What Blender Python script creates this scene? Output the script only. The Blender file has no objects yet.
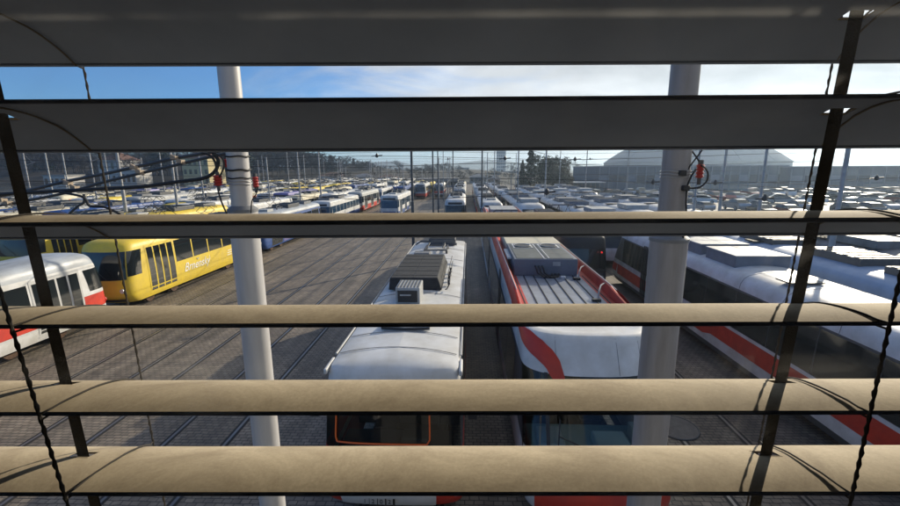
import bpy, math, random
from mathutils import Vector, Matrix, Euler
random.seed(7)
R = math.radians
scn = bpy.context.scene
COL = scn.collection

# ------------------------------------------------------------------ camera
H = 6.5
PITCH, YAW, ROLL = 11.3, 2.25, -0.35
cam_d = bpy.data.cameras.new('camera'); cam = bpy.data.objects.new('camera', cam_d); COL.objects.link(cam)
CM = Matrix.Rotation(R(YAW), 4, 'Z') @ Matrix.Rotation(R(90-PITCH), 4, 'X') @ Matrix.Rotation(R(ROLL), 4, 'Z')
cam.matrix_world = Matrix.Translation((0, 0, H)) @ CM
cam_d.sensor_width = 36; cam_d.lens = 36*424/900; cam_d.clip_start = 0.02; cam_d.clip_end = 6000
scn.camera = cam
def ray(x, y): return CM.to_3x3() @ Vector((x-450, 253-y, -424))
def atY(x, y, Y):
    d = ray(x, y); t = Y/d.y
    return Vector((0, 0, H)) + d*t
def atZ(x, y, z):
    d = ray(x, y); t = (z-H)/d.z
    return Vector((0, 0, H)) + d*t

# ------------------------------------------------------------------ sky, sun, exposure
SUN_AZ, SUN_EL = 41.0, 19.0      # azimuth clockwise from +Y, elevation
sd = Vector((math.sin(R(SUN_AZ))*math.cos(R(SUN_EL)), math.cos(R(SUN_AZ))*math.cos(R(SUN_EL)), math.sin(R(SUN_EL))))
sun_d = bpy.data.lights.new('sun', 'SUN'); sun = bpy.data.objects.new('sun', sun_d); COL.objects.link(sun)
sun_d.energy = 4.8; sun_d.angle = R(0.5); sun_d.color = (1.0, 0.87, 0.70)
sun.rotation_euler = sd.to_track_quat('Z', 'Y').to_euler()
w = bpy.data.worlds.new('World'); scn.world = w; w.use_nodes = True
nt = w.node_tree; nt.nodes.clear(); N = nt.nodes.new; Lk = nt.links.new
out = N('ShaderNodeOutputWorld'); bg = N('ShaderNodeBackground'); Lk(bg.outputs[0], out.inputs[0])
bg.inputs['Strength'].default_value = 0.10
sky = N('ShaderNodeTexSky'); sky.sky_type = 'NISHITA'; sky.sun_disc = False
sky.sun_elevation = R(SUN_EL); sky.sun_rotation = R(SUN_AZ); sky.air_density = 1.0; sky.dust_density = 0.0; sky.ozone_density = 3.0
tc = N('ShaderNodeTexCoord')
dot = N('ShaderNodeVectorMath'); dot.operation = 'DOT_PRODUCT'; Lk(tc.outputs['Generated'], dot.inputs[0])
dot.inputs[1].default_value = (math.sin(R(58)), math.cos(R(58)), 0.30)
mp = N('ShaderNodeMapping'); Lk(tc.outputs['Generated'], mp.inputs[0]); mp.inputs['Scale'].default_value = (1, 1, 3.6)
noi = N('ShaderNodeTexNoise'); Lk(mp.outputs[0], noi.inputs['Vector']); noi.inputs['Scale'].default_value = 3.4; noi.inputs['Distortion'].default_value = .5; noi.inputs['Detail'].default_value = 9; noi.inputs['Roughness'].default_value = 0.58
ma = N('ShaderNodeMath'); ma.operation = 'MULTIPLY_ADD'; Lk(noi.outputs['Fac'], ma.inputs[0]); ma.inputs[1].default_value = 1.0; Lk(dot.outputs['Value'], ma.inputs[2])
cr = N('ShaderNodeMapRange'); cr.interpolation_type = 'SMOOTHSTEP'; Lk(ma.outputs[0], cr.inputs[0])
cr.inputs[1].default_value = 0.66; cr.inputs[2].default_value = 1.22; cr.inputs[3].default_value = 0.02; cr.inputs[4].default_value = 0.93
noi2 = N('ShaderNodeTexNoise'); Lk(mp.outputs[0], noi2.inputs['Vector']); noi2.inputs['Scale'].default_value = 4; noi2.inputs['Distortion'].default_value = .4; noi2.inputs['Detail'].default_value = 6
crr = N('ShaderNodeMapRange'); Lk(noi2.outputs['Fac'], crr.inputs[0]); crr.inputs[1].default_value = .3; crr.inputs[2].default_value = .7; crr.inputs[3].default_value = 4.9; crr.inputs[4].default_value = 8.8
cc = N('ShaderNodeVectorMath'); cc.operation = 'SCALE'; cc.inputs[0].default_value = (1.0, 1.0, 1.02); Lk(crr.outputs[0], cc.inputs['Scale'])
mx = N('ShaderNodeMix'); mx.data_type = 'RGBA'; Lk(cr.outputs[0], mx.inputs[0]); tint = N('ShaderNodeVectorMath'); tint.operation = 'MULTIPLY'; Lk(sky.outputs[0], tint.inputs[0]); tint.inputs[1].default_value = (.50, .82, 1.22); Lk(tint.outputs[0], mx.inputs[6]); Lk(cc.outputs[0], mx.inputs[7])
Lk(mx.outputs[2], bg.inputs['Color'])
vs = scn.view_settings; vs.view_transform = 'Standard'; vs.look = 'None'; vs.exposure = 0.32; vs.gamma = 1; vs.use_curve_mapping = False
cy = scn.cycles; cy.use_denoising = True; cy.max_bounces = 8; cy.diffuse_bounces = 3; cy.glossy_bounces = 4; cy.transparent_max_bounces = 16
cy.transmission_bounces = 4; cy.volume_bounces = 0; cy.sample_clamp_indirect = 6; cy.caustics_reflective = False; cy.caustics_refractive = False
scn.render.engine = 'CYCLES'

# ------------------------------------------------------------------ materials
MATS = {}
def mat(name, col, rough=0.6, metal=0.0, var=0.0, vscale=3.0, bump=0.0, bscale=40.0, dirt=None, coat=0.0, streak=None, emis=None, spec=0.5):
    if name in MATS: return MATS[name]
    m = bpy.data.materials.new(name); m.use_nodes = True; MATS[name] = m
    t = m.node_tree; b = t.nodes['Principled BSDF']
    b.inputs['Base Color'].default_value = (*col, 1); b.inputs['Roughness'].default_value = rough; b.inputs['Metallic'].default_value = metal
    b.inputs['Coat Weight'].default_value = coat; b.inputs['Specular IOR Level'].default_value = spec
    tcn = t.nodes.new('ShaderNodeTexCoord')
    if var or dirt:
        mpn = t.nodes.new('ShaderNodeMapping'); t.links.new(tcn.outputs['Object'], mpn.inputs[0])
        if streak: mpn.inputs['Scale'].default_value = streak
        n = t.nodes.new('ShaderNodeTexNoise'); n.inputs['Scale'].default_value = vscale; n.inputs['Detail'].default_value = 8; n.inputs['Roughness'].default_value = .62
        t.links.new(mpn.outputs[0], n.inputs['Vector'])
        r = t.nodes.new('ShaderNodeMapRange'); t.links.new(n.outputs['Fac'], r.inputs[0]); r.inputs[1].default_value = .32; r.inputs[2].default_value = .70
        x = t.nodes.new('ShaderNodeMix'); x.data_type = 'RGBA'; t.links.new(r.outputs[0], x.inputs[0])
        d = dirt if dirt else tuple(c*(1-var) for c in col)
        x.inputs[6].default_value = (*d, 1); x.inputs[7].default_value = (*col, 1)
        t.links.new(x.outputs[2], b.inputs['Base Color'])
        r2 = t.nodes.new('ShaderNodeMapRange'); t.links.new(n.outputs['Fac'], r2.inputs[0]); r2.inputs[1].default_value = .3; r2.inputs[2].default_value = .7
        r2.inputs[3].default_value = min(1, rough+.18); r2.inputs[4].default_value = rough; t.links.new(r2.outputs[0], b.inputs['Roughness'])
    if bump:
        n2 = t.nodes.new('ShaderNodeTexNoise'); n2.inputs['Scale'].default_value = bscale; n2.inputs['Detail'].default_value = 5
        t.links.new(tcn.outputs['Object'], n2.inputs['Vector'])
        bp = t.nodes.new('ShaderNodeBump'); bp.inputs['Strength'].default_value = bump; bp.inputs['Distance'].default_value = .02
        t.links.new(n2.outputs['Fac'], bp.inputs['Height']); t.links.new(bp.outputs[0], b.inputs['Normal'])
    if emis:
        b.inputs['Emission Color'].default_value = (*col, 1); b.inputs['Emission Strength'].default_value = emis
    return m

white = mat('white_paint', (.72, .73, .74), .42, var=.16, vscale=1.6, dirt=(.50, .49, .46), bump=.05, bscale=4)
roofw = mat('roof_white', (.46, .50, .55), .36, vscale=1.7, dirt=(.25, .265, .28), var=.2, streak=(1, .35, 1), bump=.10, bscale=3)
red = mat('red_paint', (.66, .045, .018), .38, vscale=2, dirt=(.42, .03, .02), var=.2)
cream = mat('cream_paint', (.68, .62, .46), .5, vscale=2, var=.2)
yellow = mat('yellow_paint', (.76, .56, .035), .42, vscale=2, dirt=(.60, .44, .06), var=.2)
pale_yel = mat('pale_yellow_paint', (.70, .55, .22), .45, vscale=2, var=.2)
blue = mat('blue_paint', (.025, .08, .28), .4, vscale=2, var=.2)
violet = mat('violet_paint', (.20, .18, .42), .4, vscale=2, var=.2)
shade_blue = mat('white_paint_blue_shade', (.30, .42, .60), .4, vscale=2, var=.2)  # sky-blue shade on a white tram, put into the colour
green = mat('green_paint', (.05, .18, .10), .45, vscale=2, var=.2)
orange = mat('orange_paint', (.60, .13, .04), .45, vscale=2, var=.2)
black = mat('black_plastic', (.016, .017, .02), .5)
dkgrey = mat('dark_grey_metal', (.055, .06, .07), .42, var=.3, vscale=4, dirt=(.09, .09, .09))
midgrey = mat('mid_grey_metal', (.20, .21, .23), .5, var=.3, vscale=3, dirt=(.13, .13, .13))
boxgrey = mat('equipment_grey', (.17, .19, .23), .55, var=.2, vscale=3)
ltgrey = mat('light_grey_metal', (.45, .46, .46), .5, var=.3, vscale=3)
deck = mat('ribbed_deck', (.33, .36, .42), .30, vscale=2.2, dirt=(.22, .24, .27), var=.2, bump=.06, bscale=5)
rust = mat('rusty_steel', (.12, .07, .045), .8, var=.4, vscale=8)
steel = mat('rail_steel', (.30, .28, .26), .32, metal=.85, var=.3, vscale=1)
galv = mat('galvanised_steel', (.42, .42, .43), .42, metal=.25, var=.2, vscale=5, dirt=(.30, .30, .30))
polem = mat('pale_painted_steel', (.52, .51, .51), .34, vscale=2.5, streak=(4, 4, .4), dirt=(.42, .40, .39), var=.2, bump=.05, bscale=12)
poled = mat('dull_dark_steel', (.09, .10, .11), .6, var=.3, vscale=4)
rubber = mat('rubber', (.012, .012, .013), .65)
orangef = mat('orange_trim', (.75, .13, .02), .5)
insul = mat('red_insulator', (.42, .04, .03), .35)
teal = mat('teal_interior', (.42, .60, .56), .6)
lampm = mat('lamp_glass', (.7, .7, .65), .15, spec=.8)
redl = mat('red_lamp', (.9, .02, .02), .3, emis=1.2)
asph = mat('asphalt', (.085, .085, .09), .62, var=.3, vscale=.6, dirt=(.13, .125, .12), bump=.2, bscale=60)
bark = mat('bark', (.10, .08, .065), .9, var=.4, vscale=5)
twig = mat('twigs', (.055, .043, .034), .9, var=.4, vscale=.6)
fol = mat('evergreen_needles', (.030, .055, .030), .8, var=.45, vscale=.8)
fol2 = mat('winter_leaves', (.060, .066, .036), .8, var=.5, vscale=.5, dirt=(.075, .05, .03))
plaster_y = mat('yellow_plaster', (.60, .50, .27), .8, var=.15, vscale=.6)
plaster_w = mat('white_plaster', (.55, .53, .50), .8, var=.15, vscale=.6)
tile = mat('red_roof_tile', (.15, .075, .05), .8, var=.3, vscale=2)
conc = mat('grey_concrete', (.30, .30, .29), .8, var=.25, vscale=1)
clad = mat('haze_tinted_cladding', (.09, .14, .20), .8, spec=.1, var=.2, vscale=.12, streak=(1, 1, .1))  # haze blue mixed into the wall colour
clad2 = mat('pale_cladding', (.19, .24, .31), .8, spec=.1, var=.2, vscale=.1)
domem = mat('dome_roofing', (.10, .14, .21), .95, spec=.05, var=.15, vscale=.05)
blacksign = mat('black_lettering', (.012, .012, .012), .5)
whitesign = mat('white_lettering', (.8, .8, .78), .5)
tape_m = mat('black_woven_tape', (.010, .010, .011), .75, bump=.4, bscale=900)
cord_m = mat('dark_braided_cord', (.030, .025, .02), .8)
tarp = mat('blue_tarpaulin', (.03, .09, .40), .5)
roomm = mat('room_plaster', (.22, .21, .20), .9)
hillm = mat('hill_ground', (.05, .058, .045), .95, var=.3, vscale=.01)
bank = mat('bank_ground', (.042, .035, .025), .95, var=.4, vscale=.1)

def glass_mat(name, col=(.012, .016, .018), rough=.06):
    m = mat(name, col, rough, spec=.6); return m
glass = glass_mat('dark_window_glass')
gl_blue = glass_mat('bluish_window_glass', (.02, .05, .09))
def clear_mat():
    m = bpy.data.materials.new('clear_windscreen'); m.use_nodes = True; t = m.node_tree; t.nodes.clear()
    o = t.nodes.new('ShaderNodeOutputMaterial'); a = t.nodes.new('ShaderNodeBsdfTransparent'); a.inputs[0].default_value = (.62, .70, .68, 1)
    g = t.nodes.new('ShaderNodeBsdfGlossy'); g.inputs['Roughness'].default_value = .03
    fr = t.nodes.new('ShaderNodeFresnel'); fr.inputs[0].default_value = 1.5
    x = t.nodes.new('ShaderNodeMixShader'); t.links.new(fr.outputs[0], x.inputs[0]); t.links.new(a.outputs[0], x.inputs[1]); t.links.new(g.outputs[0], x.inputs[2])
    t.links.new(x.outputs[0], o.inputs[0]); return m
clear = clear_mat()
def pane_mat():
    m = bpy.data.materials.new('dusty_window_pane'); m.use_nodes = True; t = m.node_tree; t.nodes.clear(); n = t.nodes.new; l = t.links.new
    o = n('ShaderNodeOutputMaterial'); a = n('ShaderNodeBsdfTransparent'); a.inputs[0].default_value = (.96, .97, .96, 1)
    tr = n('ShaderNodeBsdfTranslucent'); tr.inputs[0].default_value = (.8, .8, .78, 1)
    c = n('ShaderNodeTexCoord'); mpn = n('ShaderNodeMapping'); mpn.inputs['Scale'].default_value = (1, 1, 1); l(c.outputs['Object'], mpn.inputs[0])
    n1 = n('ShaderNodeTexNoise'); n1.inputs['Scale'].default_value = 22; n1.inputs['Detail'].default_value = 5; n1.inputs['Distortion'].default_value = 1.2; l(mpn.outputs[0], n1.inputs['Vector'])
    n2 = n('ShaderNodeTexNoise'); n2.inputs['Scale'].default_value = 5; n2.inputs['Detail'].default_value = 2; l(mpn.outputs[0], n2.inputs['Vector'])
    mu = n('ShaderNodeMath'); mu.operation = 'MULTIPLY'; l(n1.outputs['Fac'], mu.inputs[0]); l(n2.outputs['Fac'], mu.inputs[1])
    r = n('ShaderNodeMapRange'); l(mu.outputs[0], r.inputs[0]); r.inputs[1].default_value = .20; r.inputs[2].default_value = .40; r.inputs[3].default_value = .002; r.inputs[4].default_value = .042
    x = n('ShaderNodeMixShader'); l(r.outputs[0], x.inputs[0]); l(a.outputs[0], x.inputs[1]); l(tr.outputs[0], x.inputs[2])
    g = n('ShaderNodeBsdfGlossy'); g.inputs['Roughness'].default_value = .0
    y = n('ShaderNodeMixShader'); y.inputs[0].default_value = .012; l(x.outputs[0], y.inputs[1]); l(g.outputs[0], y.inputs[2]); l(y.outputs[0], o.inputs[0])
    return m
pane_m = pane_mat()
def slat_mat():
    m = bpy.data.materials.new('slat_enamel'); m.use_nodes = True; t = m.node_tree; n = t.nodes.new; l = t.links.new
    b = t.nodes['Principled BSDF']; b.inputs['Roughness'].default_value = .8; b.inputs['Specular IOR Level'].default_value = .18
    c = n('ShaderNodeTexCoord')
    n1 = n('ShaderNodeTexNoise'); n1.inputs['Scale'].default_value = 9; n1.inputs['Detail'].default_value = 10; n1.inputs['Roughness'].default_value = .74; n1.inputs['Distortion'].default_value = .6; l(c.outputs['Object'], n1.inputs['Vector'])
    n2 = n('ShaderNodeTexNoise'); n2.inputs['Scale'].default_value = 420; n2.inputs['Detail'].default_value = 3; l(c.outputs['Object'], n2.inputs['Vector'])
    r1 = n('ShaderNodeMapRange'); l(n1.outputs['Fac'], r1.inputs[0]); r1.inputs[1].default_value = .38; r1.inputs[2].default_value = .64
    x = n('ShaderNodeMix'); x.data_type = 'RGBA'; l(r1.outputs[0], x.inputs[0]); x.inputs[6].default_value = (.38, .31, .215, 1); x.inputs[7].default_value = (.60, .505, .36, 1)
    r2 = n('ShaderNodeMapRange'); l(n2.outputs['Fac'], r2.inputs[0]); r2.inputs[1].default_value = .25; r2.inputs[2].default_value = .75; r2.inputs[3].default_value = .88; r2.inputs[4].default_value = 1.06
    y = n('ShaderNodeVectorMath'); y.operation = 'SCALE'; l(x.outputs[2], y.inputs[0]); l(r2.outputs[0], y.inputs['Scale']); l(y.outputs[0], b.inputs['Base Color'])
    bp = n('ShaderNodeBump'); bp.inputs['Strength'].default_value = .12; bp.inputs['Distance'].default_value = .0005; l(n2.outputs['Fac'], bp.inputs['Height']); l(bp.outputs[0], b.inputs['Normal'])
    return m
slat_m = slat_mat()
slat_shade = mat('slat_underside_shade', (.125, .17, .285), .7, var=.18, vscale=9, spec=.2)  # cool grey shade painted into slat undersides and lips
def setts_mat():
    m = bpy.data.materials.new('stone_setts'); m.use_nodes = True; t = m.node_tree; n = t.nodes.new; l = t.links.new
    b = t.nodes['Principled BSDF']; b.inputs['Roughness'].default_value = .62
    c = n('ShaderNodeTexCoord')
    nd = n('ShaderNodeTexNoise'); nd.inputs['Scale'].default_value = 3; l(c.outputs['Object'], nd.inputs['Vector'])
    ad = n('ShaderNodeVectorMath'); ad.operation = 'MULTIPLY_ADD'; l(nd.outputs['Color'], ad.inputs[0]); ad.inputs[1].default_value = (.05, .05, 0); l(c.outputs['Object'], ad.inputs[2])
    br = n('ShaderNodeTexBrick'); l(ad.outputs[0], br.inputs['Vector']); br.inputs['Scale'].default_value = 1
    br.inputs['Brick Width'].default_value = .19; br.inputs['Row Height'].default_value = .115; br.inputs['Mortar Size'].default_value = .013; br.inputs['Mortar Smooth'].default_value = .5
    br.inputs['Color1'].default_value = (.165, .136, .104, 1); br.inputs['Color2'].default_value = (.25, .206, .155, 1); br.inputs['Mortar'].default_value = (.050, .045, .038, 1)
    n1 = n('ShaderNodeTexNoise'); n1.inputs['Scale'].default_value = .35; n1.inputs['Detail'].default_value = 8; n1.inputs['Roughness'].default_value = .65; l(c.outputs['Object'], n1.inputs['Vector'])
    r1 = n('ShaderNodeMapRange'); l(n1.outputs['Fac'], r1.inputs[0]); r1.inputs[1].default_value = .3; r1.inputs[2].default_value = .7; r1.inputs[3].default_value = .66; r1.inputs[4].default_value = 1.38
    y = n('ShaderNodeVectorMath'); y.operation = 'SCALE'; l(br.outputs[0], y.inputs[0]); l(r1.outputs[0], y.inputs['Scale'])
    mp2 = n('ShaderNodeMapping'); mp2.inputs['Scale'].default_value = (2.6, .14, 1); l(c.outputs['Object'], mp2.inputs[0])
    n3 = n('ShaderNodeTexNoise'); n3.inputs['Scale'].default_value = 1; n3.inputs['Detail'].default_value = 6; l(mp2.outputs[0], n3.inputs['Vector'])
    r3 = n('ShaderNodeMapRange'); l(n3.outputs['Fac'], r3.inputs[0]); r3.inputs[1].default_value = .35; r3.inputs[2].default_value = .65; r3.inputs[3].default_value = .68; r3.inputs[4].default_value = 1.15
    y2 = n('ShaderNodeVectorMath'); y2.operation = 'SCALE'; l(y.outputs[0], y2.inputs[0]); l(r3.outputs[0], y2.inputs['Scale'])
    n4 = n('ShaderNodeTexNoise'); n4.inputs['Scale'].default_value = 1.1; n4.inputs['Detail'].default_value = 4; l(c.outputs['Object'], n4.inputs['Vector'])
    r4 = n('ShaderNodeMapRange'); l(n4.outputs['Fac'], r4.inputs[0]); r4.inputs[1].default_value = .62; r4.inputs[2].default_value = .74; r4.inputs[3].default_value = 1; r4.inputs[4].default_value = .55
    y3 = n('ShaderNodeVectorMath'); y3.operation = 'SCALE'; l(y2.outputs[0], y3.inputs[0]); l(r4.outputs[0], y3.inputs['Scale']); l(y3.outputs[0], b.inputs['Base Color'])
    bp = n('ShaderNodeBump'); bp.inputs['Strength'].default_value = .6; bp.inputs['Distance'].default_value = .02; bp.invert = True; l(br.outputs['Fac'], bp.inputs['Height']); l(bp.outputs[0], b.inputs['Normal'])
    return m
setts = setts_mat()

# ------------------------------------------------------------------ mesh helpers
class MB:
    def __init__(s): s.v = []; s.f = []; s.m = []
    def add(s, vs_, fs, mi=0):
        o = len(s.v); s.v += [tuple(p) for p in vs_]
        for f in fs: s.f.append(tuple(o+i for i in f)); s.m.append(mi)
    def box(s, c, d, mi=0, rz=0, taper=1.0):
        cx, cy_, cz = c; a, b, h = d[0]/2, d[1]/2, d[2]/2; pts = []
        for (x, y, z) in ((-1,-1,-1),(1,-1,-1),(1,1,-1),(-1,1,-1),(-1,-1,1),(1,-1,1),(1,1,1),(-1,1,1)):
            k = taper if z > 0 else 1
            X, Y = x*a*k, y*b*k
            pts.append((cx+X*math.cos(rz)-Y*math.sin(rz), cy_+X*math.sin(rz)+Y*math.cos(rz), cz+z*h))
        s.add(pts, ((0,3,2,1),(4,5,6,7),(0,1,5,4),(1,2,6,5),(2,3,7,6),(3,0,4,7)), mi)
    def tube(s, pts, r, n=6, mi=0, cap=True):
        pts = [Vector(p) for p in pts]; rs = r if isinstance(r, (list, tuple)) else [r]*len(pts)
        o = len(s.v); up = Vector((0, 0, 1)); prev = None
        for i, p in enumerate(pts):
            d = (pts[min(i+1, len(pts)-1)] - pts[max(i-1, 0)]).normalized()
            if prev is None: a = d.cross(up) if abs(d.z) < .95 else d.cross(Vector((0, 1, 0)))
            else: a = prev - d*prev.dot(d)
            a = a.normalized(); prev = a; b = d.cross(a)
            for k in range(n):
                t = 2*math.pi*k/n; s.v.append(tuple(p + (a*math.cos(t)+b*math.sin(t))*rs[i]))
        for i in range(len(pts)-1):
            for k in range(n):
                k2 = (k+1) % n
                s.f.append((o+i*n+k, o+i*n+k2, o+(i+1)*n+k2, o+(i+1)*n+k)); s.m.append(mi)
        if cap:
            s.f.append(tuple(o+k for k in range(n))[::-1]); s.m.append(mi)
            s.f.append(tuple(o+(len(pts)-1)*n+k for k in range(n))); s.m.append(mi)
    def grid(s, rows, mi=0, mf=None, skip=None, flip=False):
        o = len(s.v); nc = len(rows[0])
        for r_ in rows: s.v += [tuple(p) for p in r_]
        for i in range(len(rows)-1):
            for j in range(nc-1):
                if skip and skip(i, j): continue
                q = (o+i*nc+j, o+i*nc+j+1, o+(i+1)*nc+j+1, o+(i+1)*nc+j)
                s.f.append(q[::-1] if flip else q); s.m.append(mf(i, j) if mf else mi)
    def build(s, name, mats, parent=None, smooth=35, bevel=0):
        me = bpy.data.meshes.new(name); me.from_pydata(s.v, [], s.f)
        if not isinstance(mats, (list, tuple)): mats = [mats]
        for m in mats: me.materials.append(m)
        me.polygons.foreach_set('material_index', s.m)
        if smooth:
            me.polygons.foreach_set('use_smooth', [True]*len(me.polygons)); me.update()
            me.set_sharp_from_angle(angle=R(smooth))
        me.update()
        o = bpy.data.objects.new(name, me); COL.objects.link(o)
        if parent: o.parent = parent
        if bevel:
            b = o.modifiers.new('bevel', 'BEVEL'); b.width = bevel; b.segments = 2; b.limit_method = 'ANGLE'
        return o
def tag(o, label=None, cat=None, group=None, kind=None):
    if label: o['label'] = label
    if cat: o['category'] = cat
    if group: o['group'] = group
    if kind: o['kind'] = kind
    return o
def empty(name, loc=(0, 0, 0), rz=0):
    o = bpy.data.objects.new(name, None); COL.objects.link(o); o.location = loc; o.rotation_euler = (0, 0, rz); o.empty_display_size = .2
    return o
def copy_tree(o, parent=None):
    c = o.copy(); COL.objects.link(c)
    if parent: c.parent = parent
    for ch in o.children: copy_tree(ch, c)
    return c
def text(name, s_, size, m, parent, loc, rot, shear=0, ext=.002, align='LEFT'):
    cu = bpy.data.curves.new(name, 'FONT'); cu.body = s_; cu.size = size; cu.extrude = ext; cu.shear = shear; cu.align_x = align
    t_ = bpy.data.objects.new('tmp', cu); COL.objects.link(t_); bpy.context.view_layer.update()
    me = bpy.data.meshes.new_from_object(t_.evaluated_get(bpy.context.evaluated_depsgraph_get())); bpy.data.objects.remove(t_); me.name = name
    me.materials.clear(); me.materials.append(m)
    o = bpy.data.objects.new(name, me); COL.objects.link(o); o.parent = parent; o.location = loc; o.rotation_euler = rot
    return o

# ------------------------------------------------------------------ setting: ground, paving, tracks, hills
def sheet(name, x0, x1, y0, y1, z, m):
    b = MB(); b.add([(x0, y0, z), (x1, y0, z), (x1, y1, z), (x0, y1, z)], [(0, 1, 2, 3)]); return tag(b.build(name, m, smooth=0), kind='structure')
sheet('ground', -2500, 2500, -400, 3000, -.004, mat('far_ground', (.048, .048, .034), .95, var=.4, vscale=.02))
sheet('yard_paving', -64, 19.5, -6, 175, 0, setts)
sheet('car_park', 19.7, 175, -6, 113, 0, asph)
sheet('apron', -2.9, 21, 2, 5.2, .004, mat('patched_concrete', (.16, .155, .15), .75, var=.25, vscale=.8))
tracks = [-1.27, -6.55, -9.95, -13.35, -16.75, 2.47, 6.0, 9.75, 13.4, 17.0] + [-20.3-3.5*k for k in range(11)]
def rail_track(X, y0=1, y1=175):
    b = MB()
    for sx in (-.74, .74):
        x = X+sx
        b.add([(x-.10, y0, .004), (x+.10, y0, .004), (x+.10, y1, .004), (x-.10, y1, .004)], [(0, 1, 2, 3)], 0)
        b.add([(x-.035, y0, .009), (x+.030, y0, .009), (x+.030, y1, .009), (x-.035, y1, .009)], [(0, 1, 2, 3)], 1)
    return tag(b.build('rails', [mat('rail_bed_tar', (.022, .020, .018), .8), steel], smooth=0), kind='structure')
for X in tracks: rail_track(X)

def hill(name, pts, depth, m, base=-1):
    # a long ridge: rows of x, top height, with its own depth in y
    b = MB(); rows = []
    prof = [(0, 0), (.12, .25), (.3, .7), (.5, 1), (.75, .9), (1, .2)]
    for (f_, k) in prof:
        rows.append([(x, y+f_*depth, base+(h-base)*k) for (x, y, h) in pts])
    b.grid(rows); return tag(b.build(name, m, smooth=60), kind='structure')
hill('hills', [(x, 1350+60*math.sin(x*.004), 20+10*math.sin(x*.006+1)+7*math.sin(x*.017)+(12 if -900 < x < -200 else 0)) for x in range(-2000, 2001, 50)], 500, hillm)
hill('hillside', [(-240+x*6, 150+x*1.8+abs(x*6-240)*.1, max(.5, 14-x*.23+1.0*math.sin(x*.5))) for x in range(0, 52)], 110, bank)

# ------------------------------------------------------------------ control room the picture is taken from, window, blind
WY = R(YAW-.42)
def local_sheet(b, pts, mi=0): b.add(pts, [tuple(range(len(pts)))], mi)
room = MB()
x0, x1, yb, yf, z0, z1 = -2.6, 2.4, -3.4, .10, -1.25, 1.45
room.box(((x0+x1)/2, (yb+yf)/2, z0-.1), (x1-x0, yf-yb, .2)); room.box(((x0+x1)/2, (yb+yf)/2, z1+.1), (x1-x0, yf-yb, .2))
room.box((x0-.1, (yb+yf)/2, .1), (.2, yf-yb, z1-z0+.4)); room.box((x1+.1, (yb+yf)/2, .1), (.2, yf-yb, z1-z0+.4)); room.box(((x0+x1)/2, yb-.1, .1), (x1-x0+.4, .2, z1-z0+.4))
o = room.build('room_shell', roomm, smooth=0); o.location = (0, 0, H); o.rotation_euler.z = WY; tag(o, kind='structure')
fw = MB(); wx0, wx1, wz0, wz1 = -.68, .68, -.74, .60
def facade(xa, xb, za, zb): fw.box(((xa+xb)/2, .165, (za+zb)/2), (xb-xa, .13, zb-za))
facade(-3.2, wx0, -6.5, 2.2); facade(wx1, 3.2, -6.5, 2.2); facade(wx0, wx1, -6.5, wz0); facade(wx0, wx1, wz1, 2.2)
o = fw.build('facade_wall', conc, smooth=0); o.location = (0, 0, H); o.rotation_euler.z = WY; tag(o, kind='structure')
win = empty('window', (0, 0, H), WY); tag(win, 'glazed control room window with dusty pane, behind the blind slats', 'window')
b = MB()
for xx in (wx0+.025, wx1-.025): b.box((xx, .155, (wz0+wz1)/2), (.05, .06, wz1-wz0))
for zz in (wz0+.025, wz1-.025): b.box((0, .155, zz), (wx1-wx0-.1, .06, .05))
b.build('frame', white, win, bevel=.003)
b = MB(); b.box((0, .155, (wz0+wz1)/2), (wx1-wx0-.1, .004, wz1-wz0-.1)); b.build('pane', pane_m, win, smooth=0)

blind = empty('venetian_blind', (0, 0, H), WY)
tag(blind, 'beige external venetian blind with dusty curved metal slats across the whole view', 'blind')
D1, WID, DROP, RISE = .262, .080, -.021, .0098
def loc_line(p, q, d):      # a cord seen at two heights, hanging d metres out: x as a function of height, in the blind's frame
    r_ = []
    for (x, y) in (p, q):
        v = Matrix.Rotation(-WY, 3, 'Z') @ ray(x, y); v = v*(d/v.y); r_.append((v.x, v.z))
    (xa, za), (xb, zb) = r_; k = (xb-xa)/(zb-za)
    return lambda z: xa+k*(min(max(z, -.45), .3)-za)
TL, TR = loc_line((5, 130), (94, 500), .3044), loc_line((845, 70), (757, 497), .3044)
NLc, NRc = loc_line((7, 313), (62, 487), .2575), loc_line((895, 300), (851, 500), .2575)
FLc, FRc = loc_line((85, 75), (165, 506), .3465), loc_line((831, 70), (748, 500), .3465)
SL = .60
def prof(t): return (D1+WID*t, DROP*t+4*RISE*t*(1-t))
ts = [0, .06, .13, .2, .27, .34, .41, .47, .53, .59, .66, .73, .8, .87, .94, 1]
def slat_mesh(zz):
    slots = (TL(zz), TR(zz))
    xs = sorted(set([-SL, SL] + [v for s_ in slots for v in (s_-.0085, s_+.0085)] + [-SL+2*SL*i/24 for i in range(1, 24) if min(abs(-SL+2*SL*i/24-s_) for s_ in slots) > .009]))
    b = MB(); th = .0006
    def skip(i, j):
        mx_, mt = (xs[j]+xs[j+1])/2, (ts[i]+ts[i+1])/2
        return any(abs(mx_-s_) < .0085 for s_ in slots) and .47 < mt < .59
    sag = random.uniform(-.0012, .0012)
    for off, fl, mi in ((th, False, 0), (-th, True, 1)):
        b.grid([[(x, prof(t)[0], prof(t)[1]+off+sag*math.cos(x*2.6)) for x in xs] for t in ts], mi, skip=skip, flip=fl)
    for t, sgn in ((0, -1), (1, 1)):       # rolled lips, in the painted shade colour
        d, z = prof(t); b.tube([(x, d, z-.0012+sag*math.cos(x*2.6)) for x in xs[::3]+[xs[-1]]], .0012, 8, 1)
    for s_ in slots:                        # slot rims
        for t in (.465, .595):
            d, z = prof(t); b.tube([(s_-.009, d, z), (s_+.009, d, z)], .0008, 6, 0)
    return b
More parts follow.
